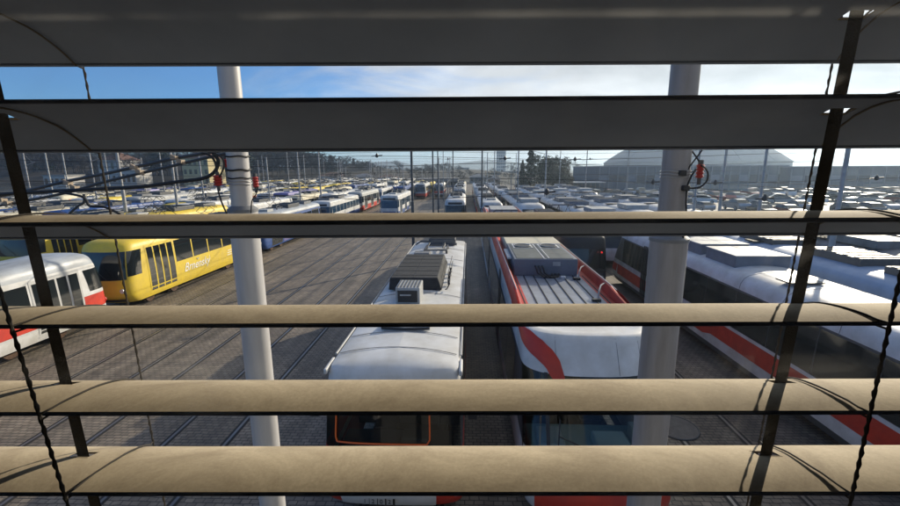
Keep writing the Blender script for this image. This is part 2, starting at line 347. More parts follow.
zs = {0: .1004, 1: .0543, 2: -.0322, 3: -.1003, 4: -.1630, 5: -.2258, 6: -.2985}
TILT = [0, -.05, 0, 0, 0, 0, 0]
for k in range(-7, 13):
    z = zs.get(k, None)
    if z is None: z = .0972-.0645*k if k < 0 else -.2890-.0645*(k-6)
    o = slat_mesh(z).build('slat', [slat_m, slat_shade], blind, smooth=50)
    o.location = (0, 0, z); o.rotation_euler = (R(random.uniform(-.3, .3)) if k < 0 or k > 6 else TILT[k], R({0: .20, 1: .05, 2: -.02, 3: 0, 4: .02, 5: -.02}.get(k, 0)), 0)
    zs[k] = z
ztop, zbot = zs[-7]+.02, zs[12]-.01
for k in sorted(zs):                        # rungs of the ladder cords, above and below every slat
    for cn, cf, sg in ((NLc, FLc, -1), (NRc, FRc, 1)):
        for below in (0, 1):
            b = MB(); pts = []; xa, xb = cn(zs[k]), cf(zs[k])
            for i in range(15):
                f_ = i/14; t = -.06+1.12*f_; d, z = prof(min(max(t, 0), 1)); d = D1+WID*t
                wob = .010*math.sin(math.pi*f_)*(-sg)*(.6 if below else 1)
                pts.append((xa+(xb-xa)*f_+wob+random.uniform(-.0004, .0004), d, zs[k]+z+d*(TILT[k] if 0 <= k <= 6 else 0)+(.0019 if not below else -.0023)))
            b.tube(pts, .0007, 6); b.build('ladder_rung', cord_m, blind)
def braid(xf, d, za, zb, r, amp, mat_=cord_m, name='ladder_cord'):
    b = MB(); n = int((za-zb)/.0022)
    b.tube([(xf(za+(zb-za)*i/n)+amp*math.sin(i*2.1), d+amp*math.cos(i*1.7), za+(zb-za)*i/n) for i in range(n+1)], [r*(1+.30*math.sin(i*1.57)) for i in range(n+1)], 6)
    return b.build(name, mat_, blind)
for cf in (NLc, NRc): braid(cf, D1-.0045, ztop, zbot, .00115, .00015)
for cf in (FLc, FRc): braid(cf, D1+WID+.0045, ztop, zbot, .0008, .00015)
for tf in (TL, TR):
    b = MB(); d = prof(.53)[0]; rows = []
    for dd in (-.0004, .0004):
        b.grid([[(tf(z_)+sx*.0044, d+dd, z_) for sx in (-1, 1)] for z_ in [ztop+(zbot-ztop)*i/60 for i in range(61)]], flip=dd > 0)
    b.build('lift_tape', tape_m, blind, smooth=0)
b = MB(); b.box((0, .30, ztop+.06), (1.24, .09, .10)); b.build('head_box', slat_m, blind, bevel=.003)
b = MB(); b.box((0, .30, zbot-.02), (1.22, .08, .018)); b.build('bottom_rail', slat_m, blind, bevel=.003)
for sx in (-1, 1):
    b = MB(); b.box((sx*.622, .302, (ztop+zbot)/2), (.026, .03, ztop-zbot+.1)); b.build('guide_rail', galv, blind, bevel=.002)

# ------------------------------------------------------------------ trams
P_TATRA = [(.36, .10, .42), (.55, .03, .12), (.75, 0, 0), (1.1, 0, 0), (1.5, .0, .05), (2.0, .03, .17), (2.5, .06, .33), (2.72, .09, .42), (2.86, .13, .50), (2.95, .21, .60),
           (3.02, .34, .78), (3.07, .56, 1.15), (3.11, .85, 1.7), (3.13, 1.24, 2.3)]
P_T6 = [(.36, .08, .30), (.55, .02, .08), (.75, 0, 0), (1.25, 0, 0), (1.5, .01, .05), (2.0, .02, .15), (2.4, .035, .22), (2.62, .05, .26), (2.80, .06, .29), (2.93, .075, .33),
        (3.0, .10, .37), (3.03, .20, .42), (3.07, .50, .52), (3.105, .85, .70), (3.125, 1.24, .95)]
P_T3 = [(.36, .10, .36), (.55, .03, .10), (.75, 0, 0), (1.1, 0, 0), (1.5, .0, .03), (2.0, .03, .10), (2.5, .06, .20), (2.72, .09, .27), (2.86, .13, .34), (2.95, .21, .42),
           (3.02, .34, .58), (3.07, .56, .9), (3.11, .85, 1.4), (3.13, 1.24, 2.0)]
P_MOD = [(.30, .08, .25), (.55, .02, .06), (.9, 0, 0), (1.25, 0, .12), (1.7, .01, .38), (2.2, .03, .68), (2.6, .045, .92), (2.8, .05, 1.03), (3.0, .055, 1.14), (3.2, .06, 1.26), (3.30, .065, 1.34), (3.36, .07, 1.42),
         (3.50, .085, 1.47), (3.60, .11, 1.50), (3.635, .15, 1.54), (3.62, .19, 1.58), (3.50, .21, 1.61), (3.38, .22, 1.66), (3.36, .40, 1.9), (3.36, 1.29, 2.2)]
P_ROUND = [(.30, .10, .30), (.50, .02, .06), (.9, 0, 0), (1.5, .0, .25), (2.0, .02, .5), (2.5, .04, .8), (2.75, .05, .95), (2.95, .08, 1.1), (3.1, .16, 1.25), (3.2, .30, 1.45), (3.26, .55, 1.8), (3.30, .9, 2.3), (3.31, 1.24, 2.8)]

class Shell:
    def __init__(s, L, W, prof_, cap, n, deck_z=None):
        s.L, s.W, s.p, s.cap, s.n, s.deck = L, W, prof_, cap, n, deck_z
        prof_ = prof_[:-1]+[(prof_[-1][0], W, prof_[-1][2])]; s.p = prof_
        s.mono = [prof_[0]]
        for q in prof_[1:]:
            if q[0] > s.mono[-1][0]: s.mono.append(q)
            else: break
        s.A = W+cap*.5
    def ins(s, z):
        p = s.mono
        if z <= p[0][0]: return p[0][1], p[0][2]
        for a, b in zip(p, p[1:]):
            if z <= b[0]:
                t = (z-a[0])/(b[0]-a[0]); return a[1]+(b[1]-a[1])*t, a[2]+(b[2]-a[2])*t
        return p[-1][1], p[-1][2]
    def zadj(s, z, y):
        if s.deck is None or z <= s.deck: return z
        k = min(1, max(0, (s.L/2-abs(y)-1.55)/1.9)); k = .04+.96*k*k*(3-2*k)
        return s.deck+(z-s.deck)*k
    def capp(s, a, z, end=-1, off=0, ii=None):
        i_s, i_e = ii if ii else s.ins(z)
        sg = 1 if a >= 0 else -1; t = abs(a)*math.pi/2
        x = (s.W-i_s+off)*sg*(math.sin(t)**(2/s.n) if t > 0 else 0)
        c = math.cos(t); c = max(c, 0)**(2/s.n)
        y = s.L/2-i_e+off-s.cap*(1-c)
        return (x, end*y, s.zadj(z, y))
    def side(s, sd_, y, z, off=0):
        i_s, _ = s.ins(z); return (sd_*(s.W-i_s+off), y, s.zadj(z, y))
    def U(s, sd_, t, z, end=-1, off=0):
        if t <= s.A: return s.capp(sd_*t/s.A, z, end, off)
        _, ie = s.ins(z); y = s.L/2-ie-s.cap-(t-s.A)
        p = s.side(sd_, end*y, z, off); return p
    def body(s, bands, mats, name, parent, hole=None, capmat=None, rim=None):
        # bands: (z0, z1, material index); rows are inserted where bands meet
        zs_ = set()
        for (a, b_, _) in bands: zs_.update((a, b_))
        rows = []; pp = []
        top = s.mono[-1][0]
        allz = sorted(set([q[0] for q in s.mono]) | {z for z in zs_ if s.mono[0][0] < z < top})
        for z in allz: pp.append((z, *s.ins(z)))
        pp += s.p[len(s.mono):]
        NA = 12; NS = 14
        for (z, i_s, i_e) in pp:
            row = []
            for j in range(-NA, NA+1): row.append(s.capp(j/NA, z, -1, 0, (i_s, i_e)))
            ys = s.L/2-i_e-s.cap
            for j in range(1, NS): row.append((s.W-i_s, -ys+2*ys*j/NS))
            for j in range(NA, -NA-1, -1): row.append(s.capp(j/NA, z, 1, 0, (i_s, i_e)))
            for j in range(NS-1, 0, -1): row.append((-(s.W-i_s), -ys+2*ys*j/NS))
            row = [(q[0], q[1], s.zadj(z, q[1])) if len(q) == 2 else q for q in row]
            row.append(row[0]); rows.append(row)
        def mf(i, j):
            z = (pp[i][0]+pp[i+1][0])/2
            if capmat and z > capmat[0] and (j < 2*NA or 2*NA+NS <= j < 4*NA+NS): return capmat[1]
            if i >= len(allz)-1: return rim if rim is not None and i < len(allz)+3 else len(mats)-1
            for (a, b_, m_) in bands:
                if a <= z <= b_: return m_
            return 0
        def skip(i, j):
            if not hole: return False
            za, zb, aa = hole
            z = (pp[i][0]+pp[i+1][0])/2
            return za < z < zb and j < 2*NA and abs((j+.5-NA)/NA) < aa
        b = MB(); b.grid(rows, 0, mf, skip)
        o = b.build(name, mats, parent, smooth=40)
        return o
    def side_patch(s, b, sd_, y0, y1, z0, z1, off=.006, mi=0, nz=5, ny=1):
        rows = [[s.side(sd_, y0+(y1-y0)*i/ny, z0+(z1-z0)*k/nz, off) for i in range(ny+1)] for k in range(nz+1)]
        b.grid(rows, mi, flip=sd_ < 0)
    def cap_patch(s, b, a0, a1, z0, z1, end=-1, off=.006, mi=0, nz=6, na=14):
        rows = [[s.capp(a0+(a1-a0)*i/na, z0+(z1-z0)*k/nz, end, off) for i in range(na+1)] for k in range(nz+1)]
        b.grid(rows, mi, flip=end > 0)
    def band(s, b, sd_, t0, t1, zf0, zf1, end=-1, off=.005, mi=0, n=24, nz=4):
        rows = []
        for k in range(nz+1):
            row = []
            for i in range(n+1):
                t = t0+(t1-t0)*i/n; za, zb = zf0(t), zf1(t); row.append(s.U(sd_, t, za+(zb-za)*k/nz, end, off))
            rows.append(row)
        b.grid(rows, mi, flip=(sd_ < 0) != (end > 0))

def pantograph(parent, y, z, raised=.9, W=.85):
    b = MB()
    for sx in (-.45, .45): b.box((sx, y, z+.12), (.05, 1.3, .05))
    for yy in (-.5, .5): b.box((0, y+yy, z+.12), (.95, .05, .05))
    for sx in (-.45, .45):
        for yy in (-.5, .5): b.tube([(sx, y+yy, z-.06), (sx, y+yy, z+.1)], .045, 8)
    hz = z+.2+raised
    for sx in (-.35, .35):
        b.tube([(sx, y-.4, z+.18), (sx*.9, y+.75, z+.18+raised*.5), (sx*.8, y, hz)], .022, 6)
        b.tube([(sx, y+.4, z+.18), (sx*.9, y-.75, z+.18+raised*.5), (sx*.8, y, hz)], .022, 6)
    p = b.build('pantograph', dkgrey, parent)
    b = MB()
    for yy in (-.14, .14): b.tube([(-W, y+yy, hz-.10), (-W+.2, y+yy, hz+.03), (W-.2, y+yy, hz+.03), (W, y+yy, hz-.10)], .025, 6)
    b.tube([(-.3, y-.14, hz), (-.3, y+.14, hz)], .02, 5); b.tube([(.3, y-.14, hz), (.3, y+.14, hz)], .02, 5)
    b.build('collector_head', poled, p)
def bogies(parent, ys):
    for y in ys:
        b = MB(); b.box((0, y, .42), (1.7, 2.2, .22))
        p = b.build('bogie', dkgrey, parent)
        for sx in (-.74, .74):
            for yy in (-.9, .9):
                w_ = MB(); w_.tube([(sx-.06, y+yy, .35), (sx+.06, y+yy, .35)], .34, 16); w_.build('wheel', rust, p)
def roof_box(parent, x, y, z, dx, dy, dz, m=boxgrey, name='roof_box', ribs=0, bev=.02, ribm=None):
    b = MB(); b.box((x, y, z+dz/2), (dx, dy, dz))
    o = b.build(name, m, parent, smooth=0, bevel=bev)
    if ribs:
        b = MB()
        for i in range(ribs): b.box((x, y-dy/2+dy*(i+.5)/ribs, z+dz+.012), (dx*.94, dy/ribs*.35, .022))
        b.build('grille', ribm or m, o, smooth=0)
    return o
def make_tatra(key, bands, mats, L=14.0, W=1.25, profile=P_T3, cap=.72, n=2.9, winz=(1.55, 2.42), detail=True, roof=None, pant=True, gl=glass, doorm=None, both=False, front_gl=None, raised=.9, middoor=True, kit=True, disp=True):
    root = empty('tram'); S = Shell(L, W, profile, cap, n)
    S.body(bands, mats+[roof or roofw], 'body', root)
    z0, z1 = winz; fg = front_gl or gl
    for end in (-1, 1):
        b = MB(); S.cap_patch(b, -.62, .62, z0-.12, z1, end, .008); b.build('windscreen', fg, root)
        b = MB(); S.cap_patch(b, -.5, .5, .42, .58, end, .05); b.build('bumper', black, root)
        if disp: b = MB(); S.cap_patch(b, -.38, .38, z1+.08, z1+.32, end, .01); b.build('destination_display', black, root)
        if detail:
            for a in (-.45, .45):
                b = MB(); p = Vector(S.capp(a, .95, end, .0)); b.tube([p, p+Vector((0, end*.05, 0))], .10, 14); b.build('headlight', lampm if end < 0 else red, root)
            b = MB(); p = Vector(S.capp(.1, z0-.1, end, .02)); q = Vector(S.capp(-.15, z0+.55, end, .03)); b.tube([p, q], .012, 5); b.build('wiper', black, root)
    ys0, ys1 = -L/2+cap+.75, L/2-cap-.75
    dw = 1.9; doors = ([-L/2+2.45]+([0] if middoor else [])+[L/2-2.35]) if detail else []
    nwin = 9
    for sd_ in (-1, 1):
        if detail:
            # cab side windows in the rounded corner
            for end in (-1, 1):
                b = MB(); S.band(b, sd_, S.A*.66, S.A*1.0+.28, lambda t: z0, lambda t: z1, end, .008, n=8); b.build('cab_window', gl, root)
        segs = []
        if sd_ == 1 and detail:
            edges = [-L/2+2.45-dw/2-.08]
            for d_ in doors:
                segs.append((edges[-1], d_-dw/2-.08)); edges.append(d_+dw/2+.08)
            for d_ in doors:
                b = MB(); S.side_patch(b, 1, d_-dw/2-.04, d_+dw/2+.04, .48, z1+.10, .012, nz=8); dr = b.build('door', doorm or mats[0], root)
                b = MB()
                for k in range(4):
                    c = d_-dw/2+dw*(k+.5)/4; S.side_patch(b, 1, c-dw/8+.045, c+dw/8-.045, .62, z1-.02, .018, nz=8)
                b.build('door_glass', gl, dr)
        else: segs = [(ys0-.3, ys1+.3)]
        for (a, c) in segs:
            if c-a < .5: continue
            if detail:
                k = max(1, round((c-a)/1.45))
                for i in range(k):
                    y0_ = a+(c-a)*i/k+.05; y1_ = a+(c-a)*(i+1)/k-.05
                    b = MB(); S.side_patch(b, sd_, y0_, y1_, z0, z1, .008); b.build('window', gl, root)
            else:
                b = MB(); k = 9
                for i in range(k): S.side_patch(b, sd_, a+(c-a)*i/k+.06, a+(c-a)*(i+1)/k-.06, z0, z1, .008, nz=2)
                b.build('window', gl, root)
    rz = profile[-1][0]-.03
    if kit: roof_box(root, 0, .5, rz-.02, 1.5, 2.6, .30, dkgrey, ribs=6, ribm=black)
    roof_box(root, .1, -L*.28, rz-.04, .9, 1.1, .22, ltgrey, 'roof_vent')
    if kit: roof_box(root, 0, L*.30, rz-.02, 1.3, 1.9, .24, midgrey, 'resistor_box', ribs=5, ribm=dkgrey)
    if pant: pantograph(root, -L*.12-.3, rz+.02, raised)
    if detail: bogies(root, (-L*.28, L*.28))
    else:
        b = MB(); b.box((0, -L*.28, .4), (2.0, 2.4, .5)); b.box((0, L*.28, .4), (2.0, 2.4, .5)); b.build('bogie', dkgrey, root, smooth=0)
    b = MB(); b.box((0, 0, .36), (W*1.5, L*.8, .16)); b.build('underframe', black, root, smooth=0)
    return root

def make_modern(bands, mats, L=20.0, W=1.25, profile=P_ROUND, cap=.85, n=2.8, winz=(1.35, 2.62), detail=True, roof=None, gl=glass, joints=(-.18, .18), pant=True, boxes=True, deck_z=None, raised=.3):
    root = empty('tram'); S = Shell(L, W, profile, cap, n, deck_z)
    S.body(bands, mats+[roof or roofw], 'body', root)
    z0, z1 = winz
    for end in (-1, 1):
        b = MB(); S.cap_patch(b, -.84, .84, z0-.05, z1, end, .008, nz=8); b.build('windscreen', gl, root)
        b = MB(); S.cap_patch(b, -.5, .5, z1+.03, z1+.2, end, .008); b.build('destination_display', black, root)
        for a in (-.5, .5):
            b = MB(); S.cap_patch(b, a-.09, a+.09, .78, .98, end, .015, na=4, nz=3); b.build('headlight', lampm if end < 0 else redl if False else red, root)
    ya, yb_ = -L/2+2.0, L/2-2.0
    for sd_ in (-1, 1):
        k = int((yb_-ya)/1.6)
        for i in range(k):
            b = MB(); S.side_patch(b, sd_, ya+(yb_-ya)*i/k+.02, ya+(yb_-ya)*(i+1)/k-.02, z0, z1, .008); b.build('window', gl, root)
    for jf in joints:
        b = MB(); y = jf*L
        for dy in (-.24, -.08, .08, .24):
            for sd_ in (-1, 1): S.side_patch(b, sd_, y+dy-.06, y+dy+.06, .5, profile[0][0]+2.55, .03, nz=10)
            b.box((0, y+dy, S.mono[-1][0]+.02), (W*1.5, .10, .06))
        b.build('bellows', rubber, root)
    rz = (deck_z or profile[-1][0])-.02
    if boxes:
        for i, fy in enumerate((-.33, -.05, .12, .34)):
            roof_box(root, 0, fy*L, rz, 1.7, L*.09, .32, (ltgrey, boxgrey, midgrey, ltgrey)[i], ribs=(0, 5, 0, 4)[i], ribm=dkgrey)
    if pant: pantograph(root, L*.22, rz, raised)
    b = MB(); b.box((0, 0, .3), (W*1.5, L*.86, .26)); b.build('underframe', black, root, smooth=0)
    return root, S

def place(o, X, y_front, L, label, cat='tram', group=None, flip=False):
    o.location = (X, y_front+L/2, 0); o.rotation_euler = (0, 0, math.pi if flip else 0); tag(o, label, cat, group)
    return o
RW = [(0, .85, 0), (.85, 1.40, 1), (1.40, 4, 0)]

# --- the tram right under the window, with a pale roof and number on its nose
def tram_one():
    L, W = 14.4, 1.26; root = empty('tram', (-1.27, 6.5+L/2, 0)); S = Shell(L, W, P_T6, .32, 3.2)
    root.rotation_euler.z = R(-.3)
    tag(root, 'tram under the window with a plain pale roof, dark roof box and small air conditioner', 'tram')
    b_ = [(0, 1.05, 1), (1.05, 1.22, 0), (1.22, 1.62, 1), (1.62, 2.62, 2), (2.62, 4, 0)]
    S.body(b_, [white, red, dkgrey, roofw], 'body', root, hole=(1.62, 2.4, .8))
    b = MB(); S.cap_patch(b, -.42, .30, .47, .98, -1, .022); pl = b.build('number_panel', mat('panel_white', (.62, .60, .57), .5, var=.1), root)
    for i, ch in enumerate('1202'):
        text('number', ch, .115, blacksign, pl, (-.52+.147*i, -L/2-.030, .655), (R(90), 0, 0))
        b = MB(); b.box((-.52+.147*i+.108, -L/2-.027, .69), ((.007, .012, .022, .036)[i], .006, .12)); b.build('number_divider', blacksign, pl, smooth=0)
    b = MB(); S.cap_patch(b, -.78, .78, 1.62, 2.42, -1, .0, nz=6); b.build('windscreen', clear, root)
    b = MB()      # orange rubber trim round the windscreen
    aL, aR, z_a, z_b = -.50, .24, 1.755, 2.36
    pts = [S.capp(aL+.03+(aR-aL-.06)*i/12, z_a, -1, .012) for i in range(13)] + [S.capp(aR, z_a+.08+(z_b-z_a-.16)*i/6, -1, .012) for i in range(7)] + \
          [S.capp(aR-.03-(aR-aL-.06)*i/12, z_b, -1, .012) for i in range(13)] + [S.capp(aL, z_b-.08-(z_b-z_a-.16)*i/6, -1, .012) for i in range(7)]
    b.tube(pts+[pts[0]], .016, 6, cap=False); b.build('windscreen_seal', orangef, root)
    b = MB(); b.box((0, -L/2+.75, 1.35), (2.1, .6, .12)); b.box((.35, -L/2+.62, 1.50), (.5, .3, .22)); b.build('dashboard', dkgrey, root, bevel=.02)
    b = MB(); b.box((-.35, -L/2+1.5, 1.25), (.5, .5, .12)); b.box((-.35, -L/2+1.78, 1.65), (.48, .1, .8)); b.build('driver_seat', mat('seat_cloth', (.05, .05, .07), .9), root, bevel=.03)
    b = MB(); b.box((0, -L/2+2.2, 1.7), (2.3, .05, 1.8)); b.box((.75, -L/2+1.6, 1.9), (.04, 1.0, .9)); b.build('cab_partition', dkgrey, root, smooth=0)
    b = MB(); b.tube([(.55, -L/2+2.14, 1.2), (.55, -L/2+2.14, 2.3), (.95, -L/2+2.14, 2.25), (.95, -L/2+2.14, 1.2)], .02, 6); b.build('grab_rail', orangef, root)
    for sd_ in (-1, 1):
        k = 8
        for i in range(k):
            b = MB(); S.side_patch(b, sd_, -L/2+1.2+(L-2.4)*i/k+.05, -L/2+1.2+(L-2.4)*(i+1)/k-.05, 1.5, 2.5, .008); b.build('window', glass, root)
        b = MB()      # gutter rail along the roof edge
        b.tube([(sd_*(W-.055), -L/2+1.05, 3.0), (sd_*(W-.055), L/2-1.05, 3.0)], .022, 6); g = b.build('roof_gutter', ltgrey, root)
        b = MB(); b.box((sd_*(W-.05), -L/2+.66, 2.95), (.06, .52, .10)); b.build('gutter_end', white, g, bevel=.02)
    # roof seams, slightly bowed
    for yy in (-L/2+1.12, -L/2+1.92, -L/2+3.3, -L/2+4.75, -L/2+9.4, -L/2+11.5):
        b = MB(); pts = []
        for i in range(13):
            x = -1.12+2.24*i/12; pts.append((x, yy-.10*(abs(x)/1.12)**2, 3.128-.095*(abs(x)/1.12)**2.2))
        b.tube(pts, .0065, 5); b.build('roof_seam', midgrey, root)
    b = MB(); pts = [(-.52+1.04*i/10, -L/2+2.02-.05*(1-abs(i-5)/5), 3.15) for i in range(11)]
    b.grid([[(p[0], p[1]+.50, 3.128) for p in pts], [(p[0], p[1]+.1, 3.185) for p in pts], [(p[0], p[1]+.02, 3.185) for p in pts], [(p[0], p[1]+.02, 3.11) for p in pts]], flip=True)
    ht = b.build('roof_hatch', roofw, root)
    b = MB(); b.tube([(p[0], p[1], 3.155) for p in pts], .022, 6); b.build('hatch_shadow_line', black, ht)  # black strip painting the shadow along the hatch front
    ac = roof_box(root, -.20, 10.68-6.5-L/2, 3.12, .62, .80, .42, ltgrey, 'air_conditioner', bev=.015)
    b = MB(); b.box((-.20, 10.27-6.5-L/2, 3.32), (.50, .02, .30)); b.build('intake_grille', black, ac, smooth=0)
    b = MB()
    for i in range(7): b.box((-.46+.52*i/6, 10.68-6.5-L/2, 3.546), (.03, .7, .016))
    b.build('top_louvre', dkgrey, ac, smooth=0)
    b = MB(); b.box((-.25, 10.252-6.5-L/2, 3.36), (.28, .012, .035)); b.build('type_plate', ltgrey, ac, smooth=0)
    y0, y1 = 11.55-6.5-L/2, 15.05-6.5-L/2; cx = -.17
    b = MB()
    b.add([(cx-.76, y0, 3.11), (cx+.76, y0, 3.11), (cx+.76, y1, 3.11), (cx-.76, y1, 3.11), (cx-.72, y0+.06, 3.46), (cx+.64, y0+.06, 3.46), (cx+.64, y1-.06, 3.46), (cx-.72, y1-.06, 3.46)],
          ((0,3,2,1),(4,5,6,7),(0,1,5,4),(1,2,6,5),(2,3,7,6),(3,0,4,7)))
    rb = b.build('roof_box', mat('matt_black_lid', (.022, .025, .03), .75, var=.3, vscale=5), root, smooth=0, bevel=.02)
    b = MB()
    for i in range(6): b.box((cx-.04, y0+.35+i*.55, 3.463), (1.30, .012, .010))
    b.box((cx-.04, (y0+y1)/2, 3.464), (.012, 3.3, .010)); b.build('lid_joint', black, rb, smooth=0)
    b = MB(); b.tube([(cx+.86, y0+.05, 3.13), (cx+.90, y0-.04, 3.16), (cx+.98, y0+.05, 3.30), (cx+.96, y0+.9, 3.25), (cx+.94, y1, 3.2)], .018, 6); b.tube([(cx+.90, y0+1.0, 3.12), (cx+.90, y0+1.0, 3.38), (cx+.92, y1, 3.38)], .014, 6)
    for i in range(4): b.box((cx+.93, y0+.6+i*.5, 3.20), (.07, .12, .14))
    b.build('roof_cable', black, root)
    pantograph(root, 17.4-6.5-L/2, 3.12, .16)
    roof_box(root, .15, 19.3-6.5-L/2, 3.1, 1.2, 1.2, .28, dkgrey, 'resistor_box', ribs=6, ribm=black)
    roof_box(root, -.45, 16.1-6.5-L/2, 3.1, .6, .5, .22, midgrey, 'arrester')
    bogies(root, (-L*.26, L*.26))
    b = MB(); S.cap_patch(b, -.6, .6, .34, .45, -1, .06); b.build('bumper', black, root)
    for a in (-.62, .62):
        b = MB(); p = Vector(S.capp(a, .86, -1, 0)); b.tube([p, p+Vector((0, -.04, 0))], .09, 14); b.build('headlight', lampm, root)
    for sd_ in (-1, 1):
        b = MB(); p = Vector(S.side(sd_, -L/2+.55, 2.5)); b.tube([p, p+Vector((sd_*.18, -.20, 0)), p+Vector((sd_*.2, -.22, -.1))], .014, 6); b.box((p.x+sd_*.2, p.y-.23, p.z-.22), (.16, .05, .28)); b.build('mirror', black, root)
    return root
tram_one()

# --- second tram: white, red cantrails, recessed ribbed roof deck
def tram_two():
    L, W = 30.0, 1.33; root = empty('tram', (2.47, 6.25+L/2, 0)); S = Shell(L, W, P_MOD, .75, 2.6, 3.36)
    root.rotation_euler.z = R(-.4)
    tag(root, 'tram right of the pale roofed one, with red roof edges round a ribbed grey deck', 'tram')
    b_ = [(0, .50, 2), (.50, 1.50, 0), (1.50, 2.74, 2), (2.74, 3.26, 0), (3.26, 4, 1)]
    S.body(b_, [white, red, dkgrey, deck], 'body', root, hole=(1.5, 2.74, .9), capmat=(2.74, 0), rim=1)
    b = MB(); S.cap_patch(b, -.62, .62, .5, 1.24, -1, .022, nz=6, na=24); b.build('nose_panel', red, root)
    for sd_ in (-1, 1):   # red sweep coming down from the cantrail to the windscreen corner
        def tab(tb):
            def f_(t):
                a_ = t/S.A
                for (x0_, v0), (x1_, v1) in zip(tb, tb[1:]):
                    if a_ <= x1_: return v0+(v1-v0)*(a_-x0_)/(x1_-x0_)
                return tb[-1][1]
            return f_
        hi_ = tab([(.22, 2.72), (.25, 2.95), (.32, 3.12), (.45, 3.26), (.7, 3.40), (1, 3.55), (1.5, 3.60), (3, 3.61)])
        lo_ = tab([(.22, 2.66), (.35, 2.66), (.42, 2.84), (.55, 2.95), (.8, 3.08), (1, 3.17), (1.5, 3.24), (3, 3.26)])
        b = MB(); S.band(b, sd_, S.A*(.22 if sd_ < 0 else .86), S.A+1.8, lo_, hi_, -1, .009, n=48, nz=6); b.build('red_sweep', red, root)
        b = MB(); S.band(b, sd_, S.A*.80, S.A+.95, lambda t: 1.15+.0*t, lambda t: 1.5, -1, .008, n=12); b.build('corner_panel', white, root)
        k = 14
        for i in range(k):
            b = MB(); S.side_patch(b, sd_, -L/2+2.6+(L-5.2)*i/k+.03, -L/2+2.6+(L-5.2)*(i+1)/k-.03, 1.2, 2.62, .01); b.build('window', glass, root)
        b = MB()
        for y in range(4): pass
        b.tube([(sd_*(W-.15), -L/2+3.6, 3.645), (sd_*(W-.15), L/2-3.6, 3.645)], .012, 6); b.build('edge_trim', mat('edge_cream', (.70, .62, .56), .4), root)
    b = MB(); S.cap_patch(b, -.9, .9, 1.5, 2.74, -1, 0, nz=9, na=24); b.build('windscreen', clear, root)
    for a in (-.42, .9, -.9):
        b = MB(); S.cap_patch(b, a-.022, a+.022, 1.45, 2.76, -1, .012, nz=8, na=2); b.build('windscreen_pillar', black, root)
    b = MB(); S.cap_patch(b, -.55, .8, 2.50, 2.735, -1, -.05, nz=3); d = b.build('destination_display', mat('display_dark', (.02, .022, .018), .4), root)
    b = MB(); S.cap_patch(b, -.50, -.22, 2.56, 2.68, -1, -.04, nz=2); b.build('display_glass', mat('display_olive', (.10, .11, .05), .3), d)
    f0 = -L/2
    b = MB(); b.box((0, f0+1.15, 1.22), (2.35, 1.3, .10)); b.build('dashboard', teal, root, bevel=.03)
    b = MB(); b.box((.38, f0+1.05, 1.35), (.62, .55, .20)); b.box((.95, f0+1.2, 1.4), (.25, .6, .3)); b.box((-.75, f0+1.2, 1.34), (.5, .6, .14)); b.build('control_desk', mat('pale_teal_interior', (.68, .80, .76), .6), root, bevel=.03)
    b = MB(); b.box((.3, f0+2.3, 1.15), (.5, .5, .14)); b.box((.3, f0+2.55, 1.6), (.48, .12, .85)); b.build('driver_seat', black, root, bevel=.03)
    b = MB(); b.box((0, f0+3.0, 1.7), (2.4, .05, 1.9)); b.build('cab_partition', mat('dark_teal', (.04, .06, .06), .5), root, smooth=0)
    b = MB(); p = Vector(S.capp(.1, 1.5, -1, .02)); q = Vector(S.capp(-.3, 1.85, -1, .03)); b.tube([p, q], .012, 5); b.tube([Vector(S.capp(-.32, 1.6, -1, .03)), Vector(S.capp(-.28, 2.1, -1, .03))], .012, 5); b.build('wiper', black, root)
    for a in (-.55, .55):
        b = MB(); S.cap_patch(b, a-.12, a+.12, 1.0, 1.18, -1, .015, na=5, nz=3); b.build('headlight', lampm, root)
    for a in (-.30, .16, .42):
        b = MB(); b.tube([S.capp(a, z, -1, .001) for z in (2.76, 2.85, 2.95, 3.05, 3.15, 3.25, 3.33)], .004, 5); b.build('panel_joint', midgrey, root)
    # deck ribs
    for i in range(8):
        x = -1.0+2.0*i/7; b = MB(); b.box((x, f0+1.95+4.2/2, 3.372), (.022, 3.9, .018)); b.build('deck_rib', black, root, smooth=0)
    fy = lambda Y: Y-6.25-L/2
    bx = roof_box(root, -.06, fy(13.65), 3.36, 1.86, 2.7, .50, boxgrey, 'roof_box', bev=.02)
    b = MB()
    for sx in (-.46, .42): b.box((-.06+sx, fy(13.55), 3.866), (.78, 2.35, .012))
    b.build('lid_panel', mat('lid_dark', (.10, .11, .10), .4, var=.3, vscale=3), bx, smooth=0)
    b = MB()
    for sx in (-.05, .10): b.box((-.06+sx, fy(13.55), 3.875), (.03, 2.35, .012))
    for sx in (-.46, .42):
        for (dx, dy, w1, w2) in ((0, .42, .62, .05), (0, -.42, .62, .05), (.30, 0, .05, .84), (-.30, 0, .05, .84)): b.box((-.06+sx+dx, fy(14.35)+dy*.9, 3.88), (w1, w2, .014))
    b.build('lid_frame', white, bx, smooth=0)
    for sx in (-.46, .42):
        b = MB(); b.tube([(-.06+sx, fy(14.35), 3.87), (-.06+sx, fy(14.35), 3.90)], .27, 20); fan = b.build('fan', black, bx)
        b = MB(); b.tube([(-.06+sx+.27*math.cos(t*.42), fy(14.35)+.27*math.sin(t*.42), 3.905) for t in range(16)], .012, 5); b.build('fan_ring', ltgrey, fan)
    b = MB(); b.box((-1.03, fy(13.9), 3.70), (.16, 1.5, .05)); b.build('side_flap', white, bx, smooth=0)
    b = MB(); b.box((.25, fy(12.288), 3.72), (.22, .012, .12)); b.build('type_plate', ltgrey, bx, smooth=0)
